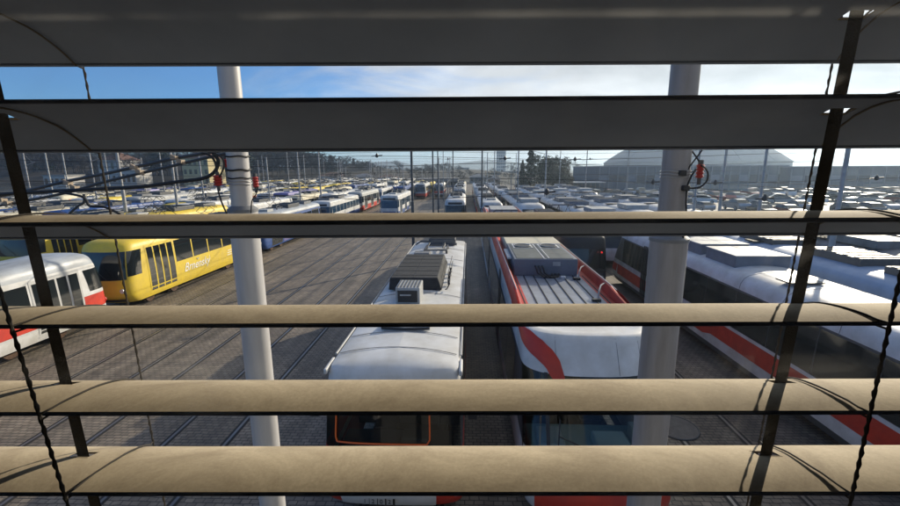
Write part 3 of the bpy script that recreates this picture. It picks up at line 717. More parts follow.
    for k in range(3):
        b = MB(); x = -.38+.10*k
        b.tube([(x, fy(12.25), 3.66), (x+.02, fy(12.12), 3.62), (x+.05, fy(12.08), 3.50), (x+.22, fy(11.98), 3.40), (x+.45, fy(12.1), 3.39), (x+.5, fy(12.27), 3.42)], .028, 6); b.build('power_cable', black, root)
    roof_box(root, -.0, fy(16.85), 3.36, 1.95, 3.3, .46, cream, 'roof_box')
    roof_box(root, 0, fy(22.5), 3.36, 1.8, 3.0, .42, midgrey, 'roof_box', ribs=6, ribm=dkgrey)
    roof_box(root, 0, fy(30), 3.36, 1.8, 3.0, .42, ltgrey, 'roof_box')
    pantograph(root, fy(26.5), 3.4, .3)
    for (x, Y) in ((1.02, 10.6), (1.04, 12.6)):
        b = MB(); b.tube([(x-.18, fy(Y-.5), 3.37), (x-.16, fy(Y-.45), 3.52), (x-.05, fy(Y-.2), 3.60), (x+.10, fy(Y), 3.60)], .02, 6); b.build('roof_pipe', ltgrey, root)
        b = MB(); b.box((x-.30, fy(Y-.75), 3.39), (.20, .12, .06)); b.build('pipe_clip', black, root, bevel=.01)
    b = MB(); b.box((.38, fy(11.95), 3.40), (.14, .10, .09)); b.build('roof_lamp', lampm, root, bevel=.02)
    b = MB(); b.box((0, 0, .3), (2.0, L*.8, .3)); b.build('underframe', black, root, smooth=0)
    b = MB(); S.cap_patch(b, -.7, .7, .32, .5, -1, .03); b.build('bumper', black, root)
    b = MB(); S.cap_patch(b, -.8, .8, 1.5, 2.7, 1, .008, nz=8); b.build('rear_window', glass, root)
    for jy in (-7.5, 0, 7.5):
        b = MB()
        for dy in (-.24, -.08, .08, .24):
            for sd_ in (-1, 1): S.side_patch(b, sd_, jy+dy-.06, jy+dy+.06, .5, 3.2, .03, nz=10)
        b.build('bellows', rubber, root)
    return root
tram_two()

# --- third tram: long white one with a stepped red stripe
def tram_three():
    L = 29.6
    root, S = make_modern([(0, .52, 1), (.52, 1.5, 0), (1.5, 2.76, 1), (2.76, 4, 0)], [white, dkgrey], L=L, W=1.25, profile=P_ROUND, roof=mat('weathered_white_roof', (.60, .60, .58), .46, vscale=1.3, dirt=(.36, .35, .32), var=.3, streak=(1, .3, 1), bump=.08, bscale=4), winz=(1.52, 2.70), joints=(-.25, .335), pant=False, boxes=False)
    yoff = 24.7-L
    place(root, 9.65, yoff, L, 'long white tram at the right with a stepped red stripe and grey roof boxes')
    ly = lambda Y: Y-yoff-L/2
    for sd_ in (-1, 1):
        def zc(y):
            Y = y+yoff+L/2
            return 1.16 if Y < 14.1 else (1.02 if Y > 14.6 else 1.16-.14*(Y-14.1)/.5)
        b = MB(); ys = [-L/2+1.4+(L-2.8)*i/60 for i in range(61)]+[ly(14.1), ly(14.6)]; ys.sort()
        rows = [[S.side(sd_, y, zc(y)-.30+.54*k/3, .006) for y in ys] for k in range(4)]
        b.grid(rows, 0, flip=sd_ < 0)
        st = b.build('red_stripe', red, root)
        b = MB(); S.band(b, sd_, 0, S.A+.4, lambda t: .80, lambda t: 1.24, 1, .006, n=14); b.build('end_stripe', red, root)
    for i, (Y, h, m_) in enumerate(((12.6, .0, None), (14.2, .34, ltgrey), (16.3, .36, ltgrey), (18.6, .36, ltgrey), (21.0, .3, midgrey))):
        if m_ is None: continue
        bx = roof_box(root, .05, ly(Y+.6), 3.18, 1.75, 1.75, h+.08, boxgrey, 'roof_box', bev=.015)
        b = MB(); b.box((.05, ly(Y+.6), 3.28+h), (1.80, 1.80, .035)); b.build('box_lid', m_, bx, bevel=.01)
    for Y in (4.5, 7.0, 9.4, 11.2, 13.0, 24.0-1.6):
        b = MB(); pts = [S.side(-1, ly(Y), z, .004) for z in (2.72, 2.85, 2.95, 3.05, 3.1, 3.2, 3.26, 3.30)]; pts += [(0, ly(Y), 3.314)]; pts += [(-p[0], p[1], p[2]) for p in pts[-2::-1]]
        b.tube(pts, .006, 5); b.build('roof_seam', midgrey, root)
    b = MB(); b.box((-.35, ly(11.8), 3.36), (.95, .55, .04)); b.build('roof_flap', dkgrey, root, smooth=0)
    return root
tram_three()

# --- white tram beyond, blue shade painted into its sides, with lettering on the cantrail
root, S5 = make_modern([(0, .52, 1), (.52, 1.5, 0), (1.5, 2.7, 1), (2.7, 3.12, 0)], [shade_blue, dkgrey], L=29, W=1.25, profile=P_ROUND, winz=(1.5, 2.62), pant=False, boxes=False)
place(root, 13.25, -1.0, 29, 'blue-shaded white tram just behind the striped white tram, black lettering on its roof edge')
for (t_, Y) in (('Elektrif', 16.1),):
    text('lettering', t_, .34, blacksign, root, (-1.20, Y+2.4+1-14.5, 2.78), (R(82), 0, R(-90)))
for Y, h in ((12, .3), (15, .35), (19, .3), (22, .3)): roof_box(root, .25, Y+1-14.5, 3.2, 1.5, 2.2, h, dkgrey, 'roof_box', ribs=5, ribm=black)
root, S6 = make_modern([(0, .9, 1), (.9, 1.5, 0), (1.5, 2.7, 1), (2.7, 4, 0)], [midgrey, dkgrey], L=26, W=1.25, profile=P_ROUND, roof=dkgrey, pant=True, boxes=True)
place(root, 16.9, 2.0, 26, 'dark roofed tram at the right edge, beyond the blue-shaded one')

# --- dark fronted tram with a red lamp, between the second and third
t3 = make_tatra('dark', [(0, 1.2, 0), (1.2, 4, 1)], [dkgrey, black], L=14.6, roof=midgrey, profile=P_T6, cap=.5, n=3, pant=True, gl=glass)
place(t3, 6.0, 21.3, 14.6, 'dark tram between the red edged tram and the striped one, red lamp in its windscreen')
b = MB(); b.tube([(.85, -7.25, 2.28), (.85, -7.31, 2.28)], .04, 12); b.build('red_lamp', redl, t3)

# --- left: red and white, yellow, blue
rw = make_tatra('rw', RW[:2]+[(1.4, 2.6, 0), (2.6, 4, 2)], [white, red, roofw], disp=False, L=14.0, doorm=mat('door_grey', (.50, .50, .49), .5), kit=False, pant=False)
place(rw, -16.75, 3.3, 14.0, 'red and white tram at the left edge, its pale doors next to the yellow tram')
ye = make_tatra('ye', [(0, 4, 0)], [yellow], L=12.7, roof=yellow, doorm=yellow, middoor=False, disp=False, winz=(1.55, 2.62))
place(ye, -16.75, 18.1, 12.7, 'yellow tram with white script on its side, facing the red and white tram')
ye.scale = (1, 1, 1.08); rw.scale = (1, 1, 1.04)
b = MB()
for sg in (-1, 1): b.tube([(1.27, -6.35+4.0+1.27, 1.34), (1.27, -6.35+4.0+1.27+sg*.09, 1.43)], .016, 5)
b.build('script_accent', whitesign, ye)
text('script', 'Brnenský', .62, whitesign, ye, (1.262, -6.35+4.0, .92), (R(90), 0, R(90)), shear=.45)
b = MB()
for k in range(3): b.box((1.262, -6.35+8.6-.05*k, 1.25-.13*k), (.006, .5, .035))
b.build('side_lines', whitesign, ye, smooth=0)
bl = make_tatra('bl', [(0, 2.65, 0), (2.65, 4, 1)], [blue, roofw], L=14.0, roof=roofw, doorm=black)
place(bl, -16.75, 31.4, 14.0, 'blue tram with white lettering, coupled behind the yellow tram')
b = MB(); Shell(14, 1.25, P_T3, .72, 2.9).side_patch(b, 1, -3.3, 5.5, .5, 1.5, .010); b.build('violet_panel', violet, bl)
text('lettering', '# v Brně', .55, whitesign, bl, (1.266, -7+4.2, .90), (R(90), 0, R(90)))

# --- variants copied about the yard
V = {}
def variant(k, *a, **kw):
    hi = make_tatra(k, *a, **kw); kw2 = dict(kw); kw2['detail'] = False; lo = make_tatra(k, *a, **kw2); V[k] = [hi, lo, 0, 0]
rA = mat('sooty_roof', (.27, .26, .24), .6, var=.3, vscale=2); rB = mat('cream_roof', (.50, .46, .36), .5, var=.3, vscale=2); rC = mat('dirty_white_roof', (.55, .54, .50), .45, vscale=1.5, dirt=(.30, .29, .26), var=.3)
variant('red and cream', [(0, .5, 0), (.5, 1.45, 1), (1.45, 4, 0)], [cream, red], roof=rB)
variant('red and white', RW, [white, red], raised=.7, roof=rC)
variant('yellow', [(0, 1.45, 0), (1.45, 4, 1)], [yellow, yellow], roof=pale_yel)
variant('blue', [(0, 1.45, 0), (1.45, 4, 0)], [blue], roof=roofw, profile=P_T6, cap=.5, n=3)
variant('white and blue', [(0, 1.0, 1), (1.0, 4, 0)], [white, blue], gl=gl_blue, profile=P_T6, cap=.5, n=3)
variant('green and cream', [(0, 1.4, 1), (1.4, 4, 0)], [cream, green], roof=rA)
variant('orange', [(0, 1.45, 0), (1.45, 4, 1)], [orange, cream], roof=rA)
variant('violet', [(0, 4, 0)], [violet], profile=P_T6, cap=.5, n=3)
variant('grey', [(0, 1.1, 1), (1.1, 4, 0)], [ltgrey, red], roof=midgrey)
def yard_tram(k, X, yf, label=None, flip=None, jit=True):
    hi = yf < 72; e = V[k]; i = 0 if hi else 1
    o = e[i] if e[2+i] == 0 else copy_tree(e[i]); e[2+i] += 1
    lab = label
    place(o, X+(random.uniform(-.06, .06) if jit else 0), yf, 14, lab or f'{k} tram parked in the crowded rows across the yard' if True else '', 'tram', None if label else f'{k} trams in the far rows', flip if flip is not None else random.random() < .25)
    if not label: o.scale = (random.uniform(.95, 1.03), random.uniform(.90, 1.0), random.uniform(.93, 1.07))
    if not label: o['label'] = f'{k} tram in the crowded rows ' + ('left of the empty tracks' if X < -10 else 'straight ahead'); o['group'] = f'{k} trams ' + ('left' if X < -10 else 'right')
    return o
special = [
    ('white and blue', -10.1, 55.0, 'white tram with a big blue windscreen standing alone on the empty tracks', False),
    ('red and white', -1.27, 47.5, 'white tram straight ahead behind the pale roofed one, pantograph up', False),
    ('grey', -1.27, 73.0, 'grey tram farther on, straight behind the one with its pantograph up', False),
    ('red and white', 2.6, 43.5, 'white tram with red corners and dark windscreen, beyond the red edged tram', False),
    ('grey', 2.6, 60.0, 'grey tram directly behind the white one with red corners', False),
    ('violet', -27.6, 62.0, 'violet tram facing the camera in the rows left of centre', False),
]
for (k, X, yf, lab, fl) in special: yard_tram(k, X, yf, lab, fl, False)
pal = ['red and cream', 'red and white', 'yellow', 'blue', 'white and blue', 'green and cream', 'orange', 'violet', 'grey']
def weights(X, Y):
    if X < -34: return [3, 4, 1, 1, 1, .5, 1, .2, 1.5]
    return [2.6, 5, 1.8, .5, 1.8, .6, .9, .0, 1.8]
for k in range(12):
    X = -20.3-3.5*k
    y = 19.0 + random.uniform(0, 6) + max(0, (-X-20)*.55)
    while y < 158-k*1.5:
        if not (k == 2 and 46 < y < 77):
            col = random.choices(pal, weights(X, y))[0]
            if k == 0 and y < 40: col = 'red and white'
            if k == 1 and y < 42: col = random.choice(['yellow', 'white and blue'])
            if k in (3, 4, 5) and 40 < y < 62: col = random.choice(['red and white', 'yellow', 'red and cream'])
            if random.random() > .04: yard_tram(col, X, y)
        y += 14.9 + (random.uniform(2, 9) if random.random() < .25 else 0)
for X, ys_ in ((-16.75, (47.6, 62.4, 77.5, 93, 110)), (-13.35, (84, 99, 114)), (-9.95, (92, 108)), (-6.5, (98,)), (-1.27, (88.5, 104)), (2.6, (75, 90.5)), (6.1, (66, 82, 98))):
    for y in ys_:
        k_ = {47.6: 'white and blue', 62.4: 'grey', 77.5: 'white and blue'}.get(y) or random.choices(pal, [1, 3, .6, .5, 3, .3, .3, 0, 2])[0]
        yard_tram(k_, X, y)

# low-floor trams right of the second one, pale curved roofs
mA, SA = make_modern([(0, .5, 1), (.5, 1.4, 0), (1.4, 2.7, 1), (2.7, 4, 0)], [white, dkgrey], L=24, detail=False)
mB, SB = make_modern([(0, .5, 1), (.5, 1.0, 0), (1.0, 1.4, 2), (1.4, 2.7, 1), (2.7, 4, 0)], [white, dkgrey, red], L=24, detail=False, roof=rA)
used2 = [0, 0]
for i, (X, yf) in enumerate(((6.0, 37.5), (9.75, 27.5), (13.3, 30.5), (9.75, 53), (13.3, 57), (16.9, 31), (16.9, 58))):
    q = 1 if i in (2, 3, 5) else 0; src = (mA, mB)[q]; o = src if used2[q] == 0 else copy_tree(src); used2[q] += 1
    place(o, X, yf, 24, ('long white tram with a pale rounded roof beyond the striped tram', 'long white tram with a sooty roof and red stripe beyond the striped tram')[q], 'tram', ('white low floor trams beyond the right hand rows', 'sooty roofed low floor trams beyond the right hand rows')[q])

# ------------------------------------------------------------------ the two big poles in front of the window
def big_pole(X, Y, zst, r_lo, r_up, label, ring_z, pm=polem):
    root = empty('catenary_pole', (X, Y, 0)); tag(root, label, 'pole', None)
    b = MB(); b.tube([(0, 0, 0), (0, 0, zst)], r_lo, 40); b.build('lower_shaft', pm, root)
    b = MB(); b.tube([(0, 0, zst-.3), (0, 0, zst+.04), (0, 0, zst+4.3)], [r_up, r_up, r_up*.98], 40); b.build('upper_shaft', pm, root)
    b = MB(); b.tube([(0, 0, zst-.005), (0, 0, zst+.02), (0, 0, zst+.055)], [r_lo*1.05, r_lo*1.05, r_up*1.02], 40); b.build('collar', midgrey, root)
    b = MB(); b.tube([(0, 0, .0), (0, 0, .25)], [r_lo*1.6, r_lo*1.3], 24); b.build('foot', conc, root)
    for z, rr, m_ in ring_z:
        b = MB(); pts = [(r_up*1.06*math.cos(t*math.pi/12), r_up*1.06*math.sin(t*math.pi/12), z+.004*math.sin(t)) for t in range(25)]; b.tube(pts, rr, 6, cap=False); b.build('clamp_band', m_, root)
    return root
PL = atY(251, 290, 4.1); PR = atY(664, 290, 3.3)
zl = atY(243, 211, 4.1).z; zr = atY(670, 240, 3.3).z
pl = big_pole(PL.x, 4.1, zl, .135, .098, 'left of the two thick pale steel poles just outside the window', [(atY(240, y, 4.1).z, r_, m_) for y, r_, m_ in ((156.5, .008, rubber), (170, .010, rubber), (178, .007, rubber), (181, .006, galv), (184, .006, galv))])
pr = big_pole(PR.x, 3.3, zr, .135, .098, 'right of the two thick pale steel poles just outside the window', [(atY(670, y, 3.3).z, r_, m_) for y, r_, m_ in ((171, .004, ltgrey), (174, .004, ltgrey), (177, .004, ltgrey))], mat('weathered_paint_shaded', (.33, .32, .33), .4, vscale=2.5, streak=(4, 4, .4), dirt=(.22, .205, .20), var=.2, bump=.05, bscale=12))  # backlit shade painted in: darker copy of the left pole's paint
def rel(root, p): return p-root.location
# feed cables on the left
def cable(pix, Y, r, label, cat='cable', name='feed_cable', m=rubber, group=None, wob=0):
    pts = [atY(x, y, Y+(dy if len(q) == 3 else 0)) for q in pix for (x, y, dy) in [(q[0], q[1], q[2] if len(q) == 3 else 0)]]
    sm = []
    for i in range(len(pts)-1):
        p0, p1, p2, p3 = pts[max(i-1, 0)], pts[i], pts[i+1], pts[min(i+2, len(pts)-1)]
        for k in range(8):
            t = k/8; sm.append(.5*((2*p1)+(-p0+p2)*t+(2*p0-5*p1+4*p2-p3)*t*t+(-p0+3*p1-3*p2+p3)*t**3))
    sm.append(pts[-1]); b = MB(); b.tube(sm, r, 8); return tag(b.build(name, m), label, cat, group)
cabm = mat('grey_cable_sheath', (.055, .06, .065), .5)
cable([(-120, 212), (-40, 203), (25, 191), (63, 182), (108, 173), (169, 159.5), (200, 154), (238, 148)], 4.15, .0155, 'upper grey cable of the clamped pair sloping to the left pole', m=cabm)
cable([(-120, 222), (-40, 212), (25, 201), (69, 192), (108, 181), (178, 164.5), (212, 156.5), (238, 152)], 4.15, .014, 'lower grey cable of the clamped pair sloping to the left pole', m=cabm)
cable([(-100, 200), (20, 193), (90, 189.5), (137, 187), (180, 181.5), (204, 178), (215, 171), (218, 160), (210, 150)], 4.05, .017, 'thick black cable running below the clamped pair')
cable([(60, 192), (80, 196), (86, 200), (90, 206), (104, 207), (120, 214)], 4.0, .012, 'thin black cable drooping under the clamped pair')
cable([(69, 214), (78, 206), (84, 202), (84, 194)], 4.05, .012, 'short grey cable branching up from the slat to the clamped pair', m=cabm)
cable([(202, 153), (211, 156), (216, 165), (217, 176)], 3.98, .011, 'black cable loop above the red insulator left of the pole')
cable([(214, 153), (222, 158), (224, 165), (222, 172), (219, 177)], 3.96, .009, 'smaller black cable loop next to the left pole')
cable([(217, 184), (219, 194), (222, 203), (227, 214), (232, 222)], 3.98, .008, 'thin black cable hanging below the red insulator left of the pole')
cable([(258, 187), (256, 194), (252, 201), (251, 213)], 3.95, .006, 'thin black cable hanging on the right side of the left pole')
clampm = mat('tan_clamp', (.34, .27, .20), .7)
for (xa, ya, xb, yb_) in ((63, 180, 80, 191), (130, 164, 144, 175), (170, 155, 185, 164), (-2, 198, 12, 205)):
    p, q = atY(xa, ya, 4.12), atY(xb, yb_, 4.12); b = MB(); b.tube([p, p+(q-p)*.3, p+(q-p)*.5, p+(q-p)*.7, q], [.010, .020, .011, .020, .010], 6)
    for f_ in (.3, .7): c = p+(q-p)*f_; b.box(c, (.05, .06, .03))
    tag(b.build('cable_clamp', clampm), {63: 'tan cable clamp second from the left on the paired cables', 130: 'tan cable clamp third from the left on the paired cables', 170: 'tan cable clamp nearest the left pole', -2: 'tan cable clamp at the very left edge of the view'}[xa], 'clamp')
def insulator(x, y, Y, label, h=.13, r=.035):
    p = atY(x, y, Y); root = empty('insulator', p); tag(root, label, 'insulator')
    b = MB(); n_ = 4; pts = []; rs = []
    for i in range(n_*2+1): pts.append((0, 0, h/2-h*i/(n_*2))); rs.append(r if i % 2 else r*.68)
    b.tube(pts, rs, 14); b.build('sheds', insul, root)
    b = MB(); b.tube([(0, 0, -h/2-.05), (0, 0, -h/2)], .014, 8); b.tube([(0, 0, h/2), (0, 0, h/2+.03)], .018, 8); b.build('end_fitting', dkgrey, root)
insulator(218, 180.5, 3.98, 'red insulator hanging left of the left pole', .10, .044)
insulator(255.5, 182, 4.0, 'red insulator hanging right of the left pole', .10, .030)
insulator(226, 163, 4.25, 'dull red insulator half hidden behind the left pole', .08, .03)
insulator(700, 171, 3.25, 'brick red insulator beside the right pole, inside a cable loop', .10, .030)
cable([(692, 151), (697, 158), (700, 164)], 3.25, .006, 'black cable coming down to the insulator by the right pole')
cable([(702, 150), (697, 157), (690, 166), (686, 173)], 3.22, .006, 'black cable crossing over to the right pole')
cable([(701, 165), (706, 169), (708, 175), (706, 182), (700, 187), (692, 188), (686, 187)], 3.22, .0065, 'round black cable loop at the right pole')
cable([(696, 169), (692, 175), (688, 184), (686.5, 192), (686, 203), (686, 215), (683, 240), (679, 290), (671, 350), (663, 440), (655, 520)], 3.19, .007, 'black cable running down the side of the right pole')
for (x, y) in ((682, 173), (685, 188)):
    p = atY(x, y, 3.2); b = MB(); b.box(p, (.05, .05, .04)); tag(b.build('cable_bracket', black, bevel=.006), {682: 'upper black cable bracket on the right pole', 685: 'lower black cable bracket on the right pole'}[x], 'bracket')

# ------------------------------------------------------------------ catenary poles and wires over the yard
def make_mast(h=9, r=.1, m=galv, arm=None):
    root = empty('catenary_mast'); b = MB(); b.tube([(0, 0, 0), (0, 0, h*.45), (0, 0, h*.45+.02), (0, 0, h)], [r, r, r*.78, r*.7], 12); b.build('shaft', m, root)
    b = MB(); b.tube([(0, 0, 0), (0, 0, .35)], [r*2, r*1.6], 10); b.build('foot', conc, root)
    if arm:
        b = MB(); b.tube([(0, 0, h*.80), (arm, 0, h*.84)], .03, 6); b.tube([(0, 0, h*.95), (arm*.8, 0, h*.835)], .012, 5); b.build('bracket_arm', m, root)
    return root
masts = [(412, 29, 9.5, .11, poled, 0, 'dark mast left of centre rising from the empty tracks'), (433, 45, 10, .10, poled, 0, 'dark mast just right of the tallest dark one'), (438, 52, 9, .09, poled, 0, 'thin dark mast close behind its darker neighbour'),
         (453, 62, 9, .10, poled, 0, 'thin mast straight above the nearest pantograph'), (482, 44, 9, .10, poled, 0, 'dark mast between the two rows of trams ahead'), (518, 42, 9, .09, galv, 0, 'pale mast left of the conifer'),
         (545.5, 50, 10, .11, galv, -1.6, 'pale mast with a cross arm in front of the conifers'), (627, 60, 10, .11, galv, 0, 'thin pale mast left of the right pole'), (697, 33, 10, .10, galv, 0, 'grey mast hidden beside the red insulator'), (723, 33, 10, .115, galv, 0, 'slim grey mast right of the cable loop'),
         (763, 31, 10, .12, galv, .9, 'slim grey mast in front of the dome edge'), (843, 18, 8.5, .115, galv, 0, 'thickest grey mast, at the far right'),
         (50, 62, 12, .14, ltgrey, 0, 'pale mast near the left edge'), (67, 66, 12, .13, ltgrey, 0, 'pale mast second from the left edge'), (121, 33, 11, .13, galv, 0, 'pale mast above the yellow tram'), (174, 36, 11, .11, galv, 0, 'pale mast before the yellow house'),
         (163, 60, 11, .10, galv, 0, 'thin pale mast left of the yellow house'), (299, 55, 11, .11, galv, 1.4, 'pale mast at the wood edge with a side arm'), (320, 60, 11, .12, galv, 0, 'pale mast right of the wood edge')]
for (px_, Y, h_, r_, m_, arm, lab) in masts:
    p = atY(px_, 180, Y); o = make_mast(h_, r_, m_, arm); o.location = (p.x, Y, 0); tag(o, lab, 'mast')
mproto = make_mast(9.5, .10, galv, -1.2); first = True
for Xr in (-58, -51, -44, -37, -30, -23, -18.6, -11.7, -4.4, 4.2, 11.5, 19):
    for Y in (48, 66, 84, 100, 118, 136, 152):
        if Xr > -20 and (Y < 60 or Y > 140): continue
        if random.random() < .38: continue
        o = mproto if first else copy_tree(mproto); first = False
        o.location = (Xr+random.uniform(-.5, .5), Y+random.uniform(-5, 5), 0); o.rotation_euler.z = random.choice((0, math.pi)); s_ = random.uniform(.75, 1.1); o.scale = (1, 1, s_)
        tag(o, 'slim pale catenary mast standing among the parked trams', 'mast', 'catenary masts among the tram rows')
def wire(pts, r, label, cat='wire', group=None, name='contact_wire', ins=()):
    b = MB(); b.tube(pts, r, 5); o = tag(b.build(name, rubber), label, cat, group)
    for p in ins:
        b = MB(); b.tube([p+Vector((0, 0, .20)), p+Vector((0, 0, .06)), p-Vector((0, 0, .06)), p-Vector((0, 0, .12))], [.02, .11, .11, .02], 8); b.tube([p-Vector((.4, 0, .02)), p+Vector((.4, 0, .05))], .035, 6); b.build('hanger', black, o)
    return o
for X in [t_ for t_ in tracks if t_ > -45]:
    y0 = 21 if X < 5 else 16; pts = [(X+.12*(-1)**i, y0+i*16, 5.6) for i in range(10)]
    wire(pts, .011, 'thin contact wire strung above a tram track', group='contact wires above the tracks')
for i, (Y, z, xa, xb, pin) in enumerate(((31, 7.4, -70, 24, (377, 505, 575)), (46, 6.1, -80, 30, (692+0, 340)), (47, 8.3, -80, 30, ()), (62, 7.9, -90, 30, (448, 590)), (80, 7.6, -90, 30, ()), (100, 8.2, -90, 30, ()), (26, 5.9, -30, 60, (655, 718, 880)), (20, 5.4, -12, 40, (548, 770)))):
    n_ = 24; pts = [Vector((xa+(xb-xa)*k/n_, Y, z-.35*math.sin(math.pi*k/n_*3)**2)) for k in range(n_+1)]
    ins = []
    for px_ in pin:
        q = atY(px_, 160, Y); k = (q.x-xa)/(xb-xa)
        if 0 < k < 1: ins.append(Vector((q.x, Y, z-.35*math.sin(math.pi*k*3)**2)))
    wire(pts, .014, f'span wire crossing the yard, {["lowest of the far ones","thin one over the middle rows","upper one over the middle rows","with two dark hangers","over the back rows","highest over the back rows","over the right hand roofs","nearest one, low over the roofs"][i]}', 'wire', None, 'span_wire', ins)

for i, Y in enumerate((37, 71, 112)):
    n_ = 24; z = (6.9, 7.3, 8.0)[i]; pts = [Vector((-80+110*k/n_, Y, z-.3*math.sin(math.pi*k/n_*4)**2)) for k in range(n_+1)]
    wire(pts, .017, 'plain span wire without hangers over the rows, ' + ('nearest', 'middle', 'farthest')[i] + ' of the plain ones', 'wire', None, 'span_wire')
# ------------------------------------------------------------------ manhole covers
for (x, y, r_, m_, lab) in ((676, 428, .50, mat('grey_iron', (.14, .13, .12), .6, var=.3, vscale=6), 'round grey manhole cover on the setts right of the right pole'),):
    p = atZ(x, y, 0); root = empty('manhole_cover', (p.x, p.y, 0)); tag(root, lab, 'manhole cover')
    b = MB(); b.tube([(0, 0, .005), (0, 0, .03)], r_, 32); b.build('lid', m_, root)
    b = MB(); b.tube([(r_*1.03*math.cos(t*math.pi/16), r_*1.03*math.sin(t*math.pi/16), .02) for t in range(33)], .025, 6, cap=False); b.build('rim', dkgrey, root)

# ------------------------------------------------------------------ cars
def make_car(paint, est=False):
    root = empty('parked_car'); b = MB()
    hw = .86
    low = [(-2.1, .45), (-2.15, .62), (-2.05, .82), (-1.2, .95), (-.9, .97), (1.5, 1.0), (2.0, .98), (2.12, .75), (2.1, .42)]
    rows = []
    for x, s_ in ((-hw+.04, .96), (-hw, 1), (hw, 1), (hw-.04, .96)): rows.append([(x, y, .22) if i in (0,) and False else (x, y, z*s_ if z > .5 else z) for i, (y, z) in enumerate([(-2.05, .25)]+low+[(2.05, .25)])])
    b.grid(rows); b.add(rows[0], [tuple(range(len(rows[0])))]); b.add(rows[-1], [tuple(range(len(rows[0])))[::-1]])
    ro = [(-.35, 1.40), (0, 1.45), (.9, 1.44), (1.5 if est else 1.1, 1.38)]
    b.grid([[(x, y, z) for y, z in ro] for x in (-.62, -.3, .3, .62)]); b.build('body', paint, root, smooth=40)
    b = MB(); base = [(-1.1, .955), (-.2, .985), (.9, .995), (1.85 if est else 1.7, .985)]
    for sx in (-1, 1): b.grid([[(sx*.80, y, z) for y, z in base], [(sx*.62, y, z-.008) for y, z in ro]], flip=sx < 0)
    b.grid([[(-.8, *base[0]), (.8, *base[0])], [(-.62, ro[0][0], ro[0][1]-.008), (.62, ro[0][0], ro[0][1]-.008)]])
    b.grid([[(-.8, *base[-1]), (.8, *base[-1])], [(-.62, ro[-1][0], ro[-1][1]-.008), (.62, ro[-1][0], ro[-1][1]-.008)]], flip=True); b.build('windows', glass, root, smooth=0)
    for sx in (-1, 1):
        for yy in (-1.3, 1.3):
            b = MB(); b.tube([(sx*.70, yy, .31), (sx*.87, yy, .31)], .31, 14); w_ = b.build('wheel', rubber, root)
            b = MB(); b.tube([(sx*.86, yy, .31), (sx*.88, yy, .31)], .18, 10); b.build('rim', ltgrey, w_)
    return root
cpaint = {'silver': mat('silver_car_paint', (.40, .41, .42), .25, metal=.5, coat=.6), 'white': mat('white_car_paint', (.70, .70, .69), .3, coat=.6), 'black': mat('black_car_paint', (.02, .02, .024), .2, coat=.8),
          'dark blue': mat('blue_car_paint', (.03, .05, .13), .22, coat=.8), 'red': mat('red_car_paint', (.30, .03, .025), .25, coat=.7), 'grey': mat('grey_car_paint', (.12, .125, .13), .25, metal=.4, coat=.7)}
cp = {k: [make_car(v, k in ('white', 'grey')), 0] for k, v in cpaint.items()}
def put_car(X, Y, rz):
    k = random.choices(list(cp), [4, 4, 2, 1.5, 1.2, 3])[0]; e = cp[k]; o = e[0] if e[1] == 0 else copy_tree(e[0]); e[1] += 1
    o.location = (X, Y, 0); o.rotation_euler.z = rz; o.scale = (random.uniform(.95, 1.08), random.uniform(.9, 1.12), random.uniform(.93, 1.28))
    tag(o, f'{k} car parked in the car park beyond the trams on the right', 'car', f'{k} cars in the car park')
for row, Y in enumerate((26, 32.5, 43, 49.5, 60, 66.5, 78, 84.5, 96, 102.5)):
    X = 24+row*.5+random.uniform(-2, 3)
    lim = 34+Y*.98
    while X < lim:
        if random.random() < .66: put_car(X+random.uniform(-.25, .25), Y+random.uniform(-.6, .6), random.choice((0, math.pi))+random.uniform(-.08, .08)+(1.2 if row in (3, 6) else 0))
        X += 2.75 if row not in (3, 6) else 4.6

# ------------------------------------------------------------------ buildings
def house(name, x, y, dx, dy, h, wm, rm, label, cols=6, floors=2, roofh=3, rz=0, flat=False, winm=glass, ww=1.1):
    root = empty(name, (x, y, 0), rz); tag(root, label, 'building')
    b = MB(); b.box((0, 0, h/2), (dx, dy, h)); b.build('wall', wm, root, smooth=0)
    b = MB()
    if flat: b.box((0, 0, h+.2), (dx+.6, dy+.6, .4))
    else:
        a, c = dx/2+.4, dy/2+.4; b.add([(-a, -c, h+.003), (a, -c, h+.003), (a, c, h+.003), (-a, c, h+.003), (-a+c*.8, 0, h+roofh), (a-c*.8, 0, h+roofh)], [(0, 1, 5, 4), (1, 2, 5), (2, 3, 4, 5), (3, 0, 4), (3, 2, 1, 0)])
    b.build('roof', rm, root, smooth=0)
    for f_ in range(floors):
        for c in range(cols):
            wx = -dx/2+dx*(c+.5)/cols; wz = h*(f_+.55)/floors
            b = MB(); b.box((wx, -dy/2-.02, wz), (ww, .08, h/floors*.5)); b.build('window', winm, root, smooth=0)
    return root
def bx(px0, px1, ytop, Y):    # left x, right x, height of a front standing at Y
    a, c = atY(px0, ytop, Y), atY(px1, ytop, Y); return (a.x+c.x)/2, c.x-a.x, max(2, (a.z+c.z)/2)
X, dx, h = bx(181, 207, 157, 172); house('house', X, 178, dx, 12, h-.5, plaster_y, tile, 'yellow plastered house at the foot of the wood on the left', 5, 3, 3.4)
X, dx, h = bx(95, 118, 160, 175); house('house', X, 182, dx, 12, h, plaster_w, tile, 'pale house with a red tiled roof left of the yellow one', 4, 2, 3.5)
X, dx, h = bx(119, 134, 171, 165); house('house', X, 170, dx, 9, h, plaster_w, conc, 'small flat roofed white building before the wood', 3, 1, 2, flat=True)
X, dx, h = bx(40, 62, 176, 150); house('shed', X, 155, dx, 8, h, plaster_w, conc, 'low white shed at the left, behind the first pale mast', 4, 1, 2, flat=True)
